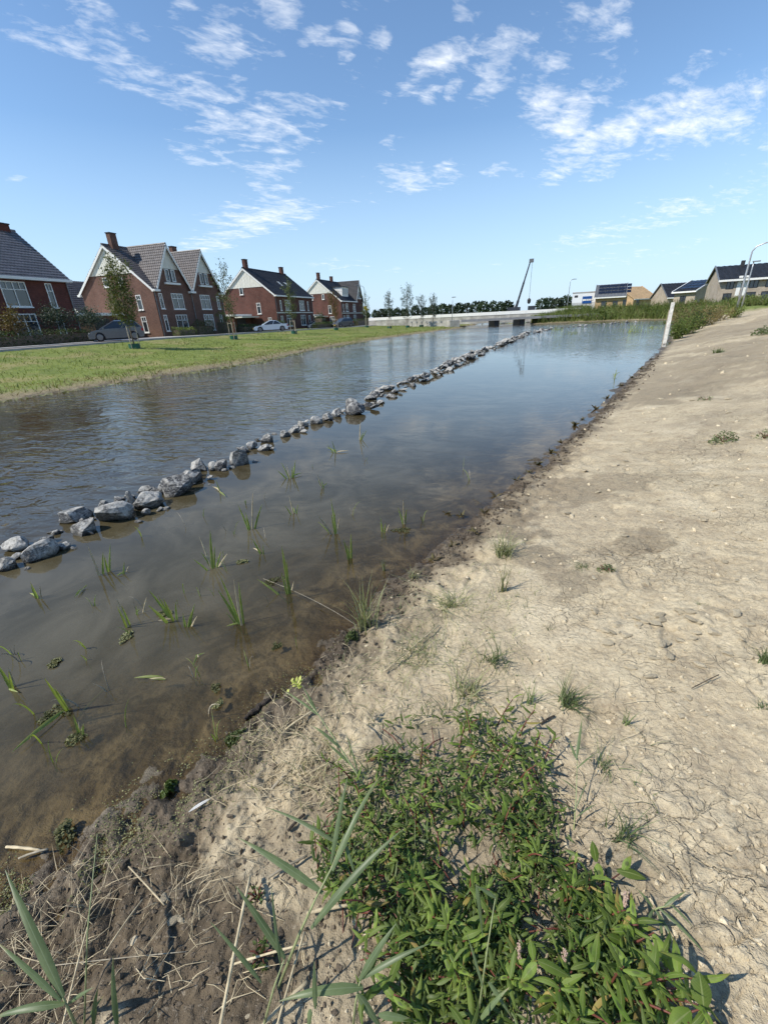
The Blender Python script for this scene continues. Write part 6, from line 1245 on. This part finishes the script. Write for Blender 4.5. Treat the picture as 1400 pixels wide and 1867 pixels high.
# ---------------------------------------------------------------- grass tufts on the bank
TU = [(1033, 1285, 80, 46, 80, 'grasstuft', 'bushy dark grass tuft above the single leafy shoot'), (1138, 1325, 22, 40, 14, 'grasstuft', 'thin sprig of grass alone on the cracked soil'), (1388, 1215, 30, 42, 60, 'grasstuft', 'grass tuft cut off by the right edge'), (1135, 1530, 90, 60, 36, 'reed', 'sprawling bluish grass tuft right of the leafy shoot'), (1063, 1040, 46, 12, 120, 'grasstuft', 'flat green weed patch, left of two on the pale soil'), (1103, 1044, 30, 16, 110, 'crown_green', 'flat green weed patch, right of two on the pale soil'),
      (1318, 805, 44, 30, 260, 'crown_green', 'round green weed cushion in the middle of the bank'), (1392, 800, 30, 30, 160, 'crown_green', 'round green weed cushion at the right edge'), (1390, 612, 40, 26, 320, 'crown_green', 'leafy green bush high on the bank at the right edge'), (1285, 728, 30, 8, 60, 'crown_green', 'thin green streak of weeds high on the bank'), (918, 1015, 60, 50, 80, 'paletuft', 'tall pale grass tuft close to the waterline'), (915, 1080, 26, 64, 16, 'paletuft', 'pale single stalk below the tall pale tuft'),
      (668, 1145, 60, 90, 46, 'paletuft', 'tall yellowish reed grass at the shore bend'), (820, 1105, 110, 34, 90, 'paletuft', 'flattened pale grass on the shore slope'), (760, 1195, 120, 40, 60, 'paletuft', 'straggling grass blades on the shore slope'), (900, 1210, 70, 46, 36, 'grasstuft', 'grass tuft on the slope above the redshank clump'), (850, 1265, 90, 50, 50, 'paletuft', 'green grass just above the redshank clump'), (1390, 1300, 40, 24, 30, 'grasstuft', 'short grass at the right edge below the larger tuft'), (965, 1280, 50, 40, 18, 'grasstuft', 'small grass sprig left of the bushy tuft'),
      (1275, 1105, 20, 8, 14, 'grasstuft', 'tiny grass sprig on the open pale soil'), (1000, 1150, 14, 14, 10, 'grasstuft', 'tiny upright sprig on pale soil'), (755, 1058, 40, 26, 36, 'paletuft', 'small yellowish plant at the water edge'), (700, 1040, 10, 26, 12, 'paletuft', 'small upright shoot standing in shallow water'), (1100, 1400, 60, 30, 30, 'grasstuft', 'loose grass blades right of the leafy shoot'), (470, 1640, 40, 40, 24, 'crown_green', 'small fresh green plant among the reeds'), (480, 1745, 50, 40, 50, 'crown_green', 'fresh green leafy plant between reed blades at bottom'), (1215, 590, 40, 14, 60, 'weeds', 'low weeds at the foot of the white post'), (1310, 640, 26, 8, 50, 'grasstuft', 'sparse green patch high on the brown bank')]
for k, (px, py, w_, h_, n, mt, lab) in enumerate(TU):
    q = gnd(px, py); sc = FPX / float((q - CC) @ CF); rr = np.random.default_rng(1000 + k); W_ = w_ / sc; tp = on_upright(q, px, py - h_)[2] - q[2]; Hm = max(.01, float(tp))
    if mt == 'crown_green':
        t = thing('weed_cushion', q, 0, lab, 'weed', 'weeds on the right bank'); a = rr.uniform(0, 6.28, n); R_ = rr.uniform(0, 1, n) ** .6 * W_ / 2; x, y = np.cos(a) * R_, np.sin(a) * R_ ; z = height(x + q[0], y + q[1]) - q[2] + rr.uniform(.1, 1, n) * Hm * .7 * (1 - (R_ / W_ * 1.6) ** 2).clip(.15, 1)
        V, F = leaf_cloud(np.stack([x, y, z], 1), max(.018, W_ * .10), rr, .45, .8); put('foliage', mesh_np('foliage', V, F, False), M['grasstuft' if py < 1500 else 'redshank_mat'], t); mb = MB()
        for j in range(6): a_ = j * 1.05; mb.tube([(0, 0, -.01), (math.cos(a_) * W_ * .2, math.sin(a_) * W_ * .2, Hm * .3), (math.cos(a_) * W_ * .4, math.sin(a_) * W_ * .4, Hm * .35)], [.003 + W_ * .006, .003, .002], 4)
        mb.put('stems', M['redstem'], t); continue
    B = np.stack([rr.normal(size=n) * W_ * .12, rr.normal(size=n) * W_ * .12, np.full(n, -.01)], 1); H_ = Hm * rr.uniform(.45, 1.05, n) + .01; ln = rr.normal(size=(n, 2)) * W_ * .42
    put('grass_tuft', blades_mesh('grass_tuft', B, H_, ln, min(.009, .0025 + Hm * .02) if py > 700 else .03, rr, 4), M[mt], None, q, label=lab, cat='grass', group='grass tufts on the right bank')
# ---------------------------------------------------------------- dead stalks, driftwood, feather
def stalk(px0, py0, h0, px1, py1, h1, rad_, lab, mt='straw', bend=0.0, name='dead_reed_stalk', cat='straw'):
    a = gnd(px0, py0); b = gnd(px1, py1); a = at(px0, py0, a[2] + h0); b = at(px1, py1, b[2] + h1); m_ = (a + b) / 2 + np.array([bend, 0, .01]); mb = MB(); pts = bezier(np.zeros(3), m_ - a, b - a, 9); mb.tube(pts, [rad_ * (1.25 if i in (2, 5) else 1) for i in range(9)], 6)
    mb.put(name, M[mt], None, True, loc=a, label=lab, cat=cat, group='dead stalks on the mud')
stalk(456, 1598, .05, 400, 1880, .16, .0042, 'longest yellow dead reed stalk, left of the tall reed')
stalk(12, 1544, .01, 78, 1551, .01, .005, 'short pale stick lying in the water at the left'); stalk(35, 1565, .01, 88, 1548, .02, .004, 'dark stick crossing the short pale stick', 'strawgrey')
stalk(560, 1665, .03, 640, 1650, .03, .005, 'broken straw piece under the tall reed'); stalk(500, 1890, .05, 555, 1700, .05, .003, 'thin straw leaning beside the bottom reeds'); stalk(340, 1735, .01, 100, 1760, .01, .0014, 'long thin curved straw across the dark mud', 'strawgrey', .05)
stalk(300, 1650, .01, 235, 1580, .02, .0025, 'thin straw on the wet mud', 'straw'); stalk(190, 1740, .05, 260, 1640, .05, .0022, 'fine straw over the dark mud', 'straw'); stalk(110, 1890, .03, 160, 1690, .1, .002, 'fine upright straw at the lower left', 'straw'); stalk(560, 1560, .02, 490, 1600, .02, .004, 'greyish straw on the bare mud patch', 'strawgrey')
stalk(520, 1330, .01, 580, 1290, .02, .004, 'straw lying above the litter heap', 'straw'); stalk(495, 1440, .01, 530, 1405, .01, .006, 'short thick grey twig in the litter', 'strawgrey'); stalk(525, 1515, .01, 555, 1485, .01, .005, 'short dark twig below the litter', 'driftwood'); stalk(985, 1320, .01, 1010, 1305, .01, .004, 'dark twig left of the leafy shoot', 'driftwood'); stalk(1260, 1255, .01, 1310, 1230, .02, .0018, 'forked dark twig on the pale soil', 'driftwood', .01); stalk(700, 1225, .02, 800, 1140, .03, .003, 'pale dead stalk on the shore slope')
stalk(480, 1055, .01, 650, 1140, .02, .002, 'long pale stalk lying from the water to the shore bend', 'strawgrey', .08); stalk(640, 1660, .02, 735, 1672, .02, .005, 'dark red stem lying at the clump edge', 'redstem'); stalk(1050, 1590, .01, 1080, 1600, .02, .006, 'short dark twig beside the sprawling shoot', 'driftwood'); stalk(560, 1790, .05, 470, 1880, .02, .005, 'bent straw at the bottom between reeds'); stalk(420, 1760, .04, 560, 1720, .05, .003, 'thin straw crossing the longest stalk')
a = gnd(448, 1312); b = gnd(502, 1268); d = b - a; L = np.linalg.norm(d); mb = MB(); rr = np.random.default_rng(5); mb.tube([a + d * u + rr.normal(size=3) * .004 + [0, 0, .012] for u in np.linspace(0, 1, 10)], [.014 * (.55 + .6 * math.sin(math.pi * (u * .9 + .08))) * rr.uniform(.8, 1.2) for u in np.linspace(0, 1, 10)], 9)
mb.v = [(x - a[0] + .003 * mnoise.noise(Vector((x * 90, y * 90, z * 90))), y - a[1] + .003 * mnoise.noise(Vector((y * 90, z * 90, x * 90))), z - a[2]) for x, y, z in mb.v]
mb.put('driftwood', M['driftwood'], None, False, loc=a, label='short dark weathered piece of driftwood at the shoreline', cat='driftwood')
a = gnd(347, 1487); b = gnd(386, 1460); a[2] += .012; b[2] += .016; V, F, UV = ribbon(bezier(a, (a + b) / 2 + [0, 0, .006], b, 9), [.012 * (math.sin(math.pi * min(1, u * .95 + .03)) ** .7) + .0006 for u in np.linspace(0, 1, 9)], .1); t = thing('feather', a, 0, 'small white feather lying on the wet mud', 'feather')
put('vane', mesh_np('vane', V - a, F, True, UV), M['feather'], t); MB().tube([(b - a) * 1.25 + [0, 0, .001], (b - a) * .5 + [0, 0, .004], (0, 0, .002)], [.0012, .001, .0004], 5).put('shaft', M['straw'], t)
# straw litter: hundreds of broken stems
r = np.random.default_rng(77); C2 = [(r.normal(545, 62), r.normal(1385, 62)) for _ in range(420)] + [(r.uniform(600, 900), r.uniform(1180, 1330)) for _ in range(120)] + [(r.uniform(20, 560), r.uniform(1560, 1860)) for _ in range(90)] + [(r.uniform(880, 1150), r.uniform(1260, 1500)) for _ in range(60)]
G = gnd_many(C2); ok = G[:, 2] > .005; G = G[ok]; mb = MB()
for q in G:
    a = r.uniform(0, 6.28); L = r.uniform(.03, .14); e = np.array([math.cos(a) * L, math.sin(a) * L, 0]); p1 = q + e; p1[2] = max(gz(p1[0], p1[1]), q[2] - .01) + r.uniform(.002, .02); m_ = (q + p1) / 2 + [r.normal() * .008, r.normal() * .008, r.uniform(.003, .02)]; mb.tube([q + [0, 0, .003], m_, p1], [.0014, .0013, .0009], 3, False)
mb.put('straw_litter', M['straw'], None, True, label='pale broken straw scattered on the mud left of the redshank', cat='straw', kind='stuff')
# loose grass lying and standing on the shore slope
def loose(name, n, box, hmin, hmax, width, mat, lab, seed):
    q = np.random.default_rng(seed); C_ = []
    while len(C_) < n:
        px, py = q.uniform(box[0], box[2]), q.uniform(box[1], box[3])
        if px > np.interp(py, [650, 830, 945, 1075, 1215, 1370, 1480, 1640], [1195, 1000, 870, 700, 575, 425, 250, 0]) + 12: C_.append((px, py))
    G_ = gnd_many(C_); G_ = G_[fbm(G_[:, 0], G_[:, 1], 3.2, 3, seed) > .03]; n_ = len(G_); H_ = q.uniform(hmin, hmax, n_); put(name, blades_mesh(name, G_ - [0, 0, .006], H_, q.normal(size=(n_, 2)) * .07, width, q, 4), mat, label=lab, cat='grass', kind='stuff')
loose('shore_grass', 900, (590, 1030, 960, 1330), .01, .09, .0035, M['paletuft'], 'sparse pale grass blades on the slope above the shore bend', 61)
loose('shore_grass', 420, (600, 1060, 1000, 1330), .02, .11, .004, M['grasstuft'], 'sparse green grass blades on the slope above the shore bend', 62)
loose('edge_grass', 900, (420, 1330, 760, 1800), .02, .16, .0040, M['paletuft'], 'thin pale grass left of the redshank clump', 63)
loose('edge_grass', 260, (980, 1300, 1200, 1760), .01, .07, .003, M['grasstuft'], 'thin green grass blades right of the redshank clump', 64)
loose('edge_grass', 800, (0, 1560, 470, 1867), .008, .08, .003, M['straw'], 'thin grey-brown grass on the dark mud at lower left', 65)
# dried duckweed flecks along the near waterline
C3 = []
while len(C3) < 7000:
    t_ = r.uniform(0, 1); px = 0 + 620 * t_; py = np.interp(px, [0, 250, 420, 600], [1640, 1480, 1370, 1190]) + r.normal() * 38 + 22
    C3.append((px, py))
G = gnd_many(C3); nz = fbm(G[:, 0], G[:, 1], 7, 3, 5); k = nz > -.02; G = G[k]; V, F = leaf_cloud(G + np.array([0, 0, .003]), .0065, r, .8, 1.5); put('duckweed_flecks', mesh_np('duckweed_flecks', V, F, False), M['duckweed'], label='dried duckweed flecks along the near waterline', cat='duckweed', kind='stuff')
# ---------------------------------------------------------------- clods and crumbs of soil
CL = [rock_mesh(2000 + s, 2, .6, 1.2, 9) for s in range(8)]
for me in CL: me.materials.append(M['clod'])
MC = [me.copy() for me in CL]
for me in MC: me.materials.clear(); me.materials.append(M['mudclod'])
rc = random.Random(3); spots = [(rc.gauss(1215, 70), rc.gauss(1165, 45), rc.uniform(9, 24)) for _ in range(46)] + [(rc.uniform(960, 1390), rc.uniform(700, 1000), rc.uniform(7, 16)) for _ in range(50)] + [(rc.uniform(1050, 1390), rc.uniform(1000, 1600), rc.uniform(7, 15)) for _ in range(34)]
spots = [q for q in spots if q[0] < 1400]; G = gnd_many([q[:2] for q in spots]); kk = [i for i in range(len(spots)) if G[i][2] > .10]; spots = [spots[i] for i in kk]; G = G[kk]
for (px, py, w_), q in zip(spots, G):
    sc = FPX / float((q - CC) @ CF); W_ = w_ / sc; zone = 'in the scatter on the pale soil' if py > 1080 and py < 1260 else 'on the upper bank near the waterline' if py < 1000 else 'on the cracked soil at the right'
    put('clod', CL[rc.randrange(8)], None, None, q + np.array([0, 0, W_ * .12]), (rc.uniform(-.3, .3), rc.uniform(-.3, .3), rc.uniform(0, 6.28)), (W_, W_ * .8, W_ * .6), label=('large' if w_ > 16 else 'small' if w_ < 11 else 'middling') + ' dry clod ' + zone + (', right half' if px > 1215 else ', left half'), cat='clod', group='soil clods on the bank')
spots = [(rc.uniform(60, 560), rc.uniform(1560, 1860), rc.uniform(10, 24)) for _ in range(26)]; G = gnd_many([q[:2] for q in spots])
for (px, py, w_), q in zip(spots, G):
    sc = FPX / float((q - CC) @ CF); W_ = w_ / sc; put('clod', (MC if rc.random() < .75 else CL)[rc.randrange(8)], None, None, q + np.array([0, 0, W_ * .1]), (rc.uniform(-.3, .3), rc.uniform(-.3, .3), rc.uniform(0, 6.28)), (W_, W_ * .8, W_ * .6), label=('large' if w_ > 17 else 'small') + ' mud lump at the lower left, ' + ('close to the water' if py < 1680 else 'near the bottom edge') + (', left part' if px < 300 else ', toward the tall reed'), cat='clod', group='mud lumps at the front')
def crumbs(name, n, gen, mat, smin, smax, lab):
    G = gnd_many([gen() for _ in range(n)]); G = G[G[:, 2] > .012]; V0, F0 = ICO[1]; n = len(G); s_ = (smin + (smax - smin) * r.random(n) ** 3)[:, None, None]; D = np.linalg.norm(G - CC, axis=1); s_ = s_ * (D / 2.2)[:, None, None] ** .8
    V = V0[None] * r.uniform(.4, 1.5, (n, 1, 3)) * (1 + .32 * r.normal(size=(n, len(V0), 1))) * s_ + G[:, None]; F = (F0[None] + (np.arange(n) * len(V0))[:, None, None]).reshape(-1, 3); put(name, mesh_np(name, V.reshape(-1, 3), F, False), mat, label=lab, cat='soil', kind='stuff')
crumbs('soil_crumbs', 2400, lambda: (r.uniform(600, 1400), 620 + 1240 * r.random() ** .8), M['clod'], .0015, .011, 'loose dry crumbs of soil over the whole bank')
crumbs('mud_crumbs', 1500, lambda: (r.uniform(0, 620), r.uniform(1380, 1867)), M['mudclod'], .002, .011, 'dark crumbs on the mud at the lower left')
def shorepx():
    t_ = r.uniform(0, 1); px = 560 + 640 * t_; return (px, float(np.interp(px, [560, 700, 870, 1000, 1100, 1200], [1215, 1075, 945, 832, 737, 642])) + abs(r.normal()) * 30 * (1.3 - t_) + 6)
crumbs('shore_crumbs', 3000, shorepx, M['mudclod'], .0015, .010, 'dark wet crumbs along the right waterline')
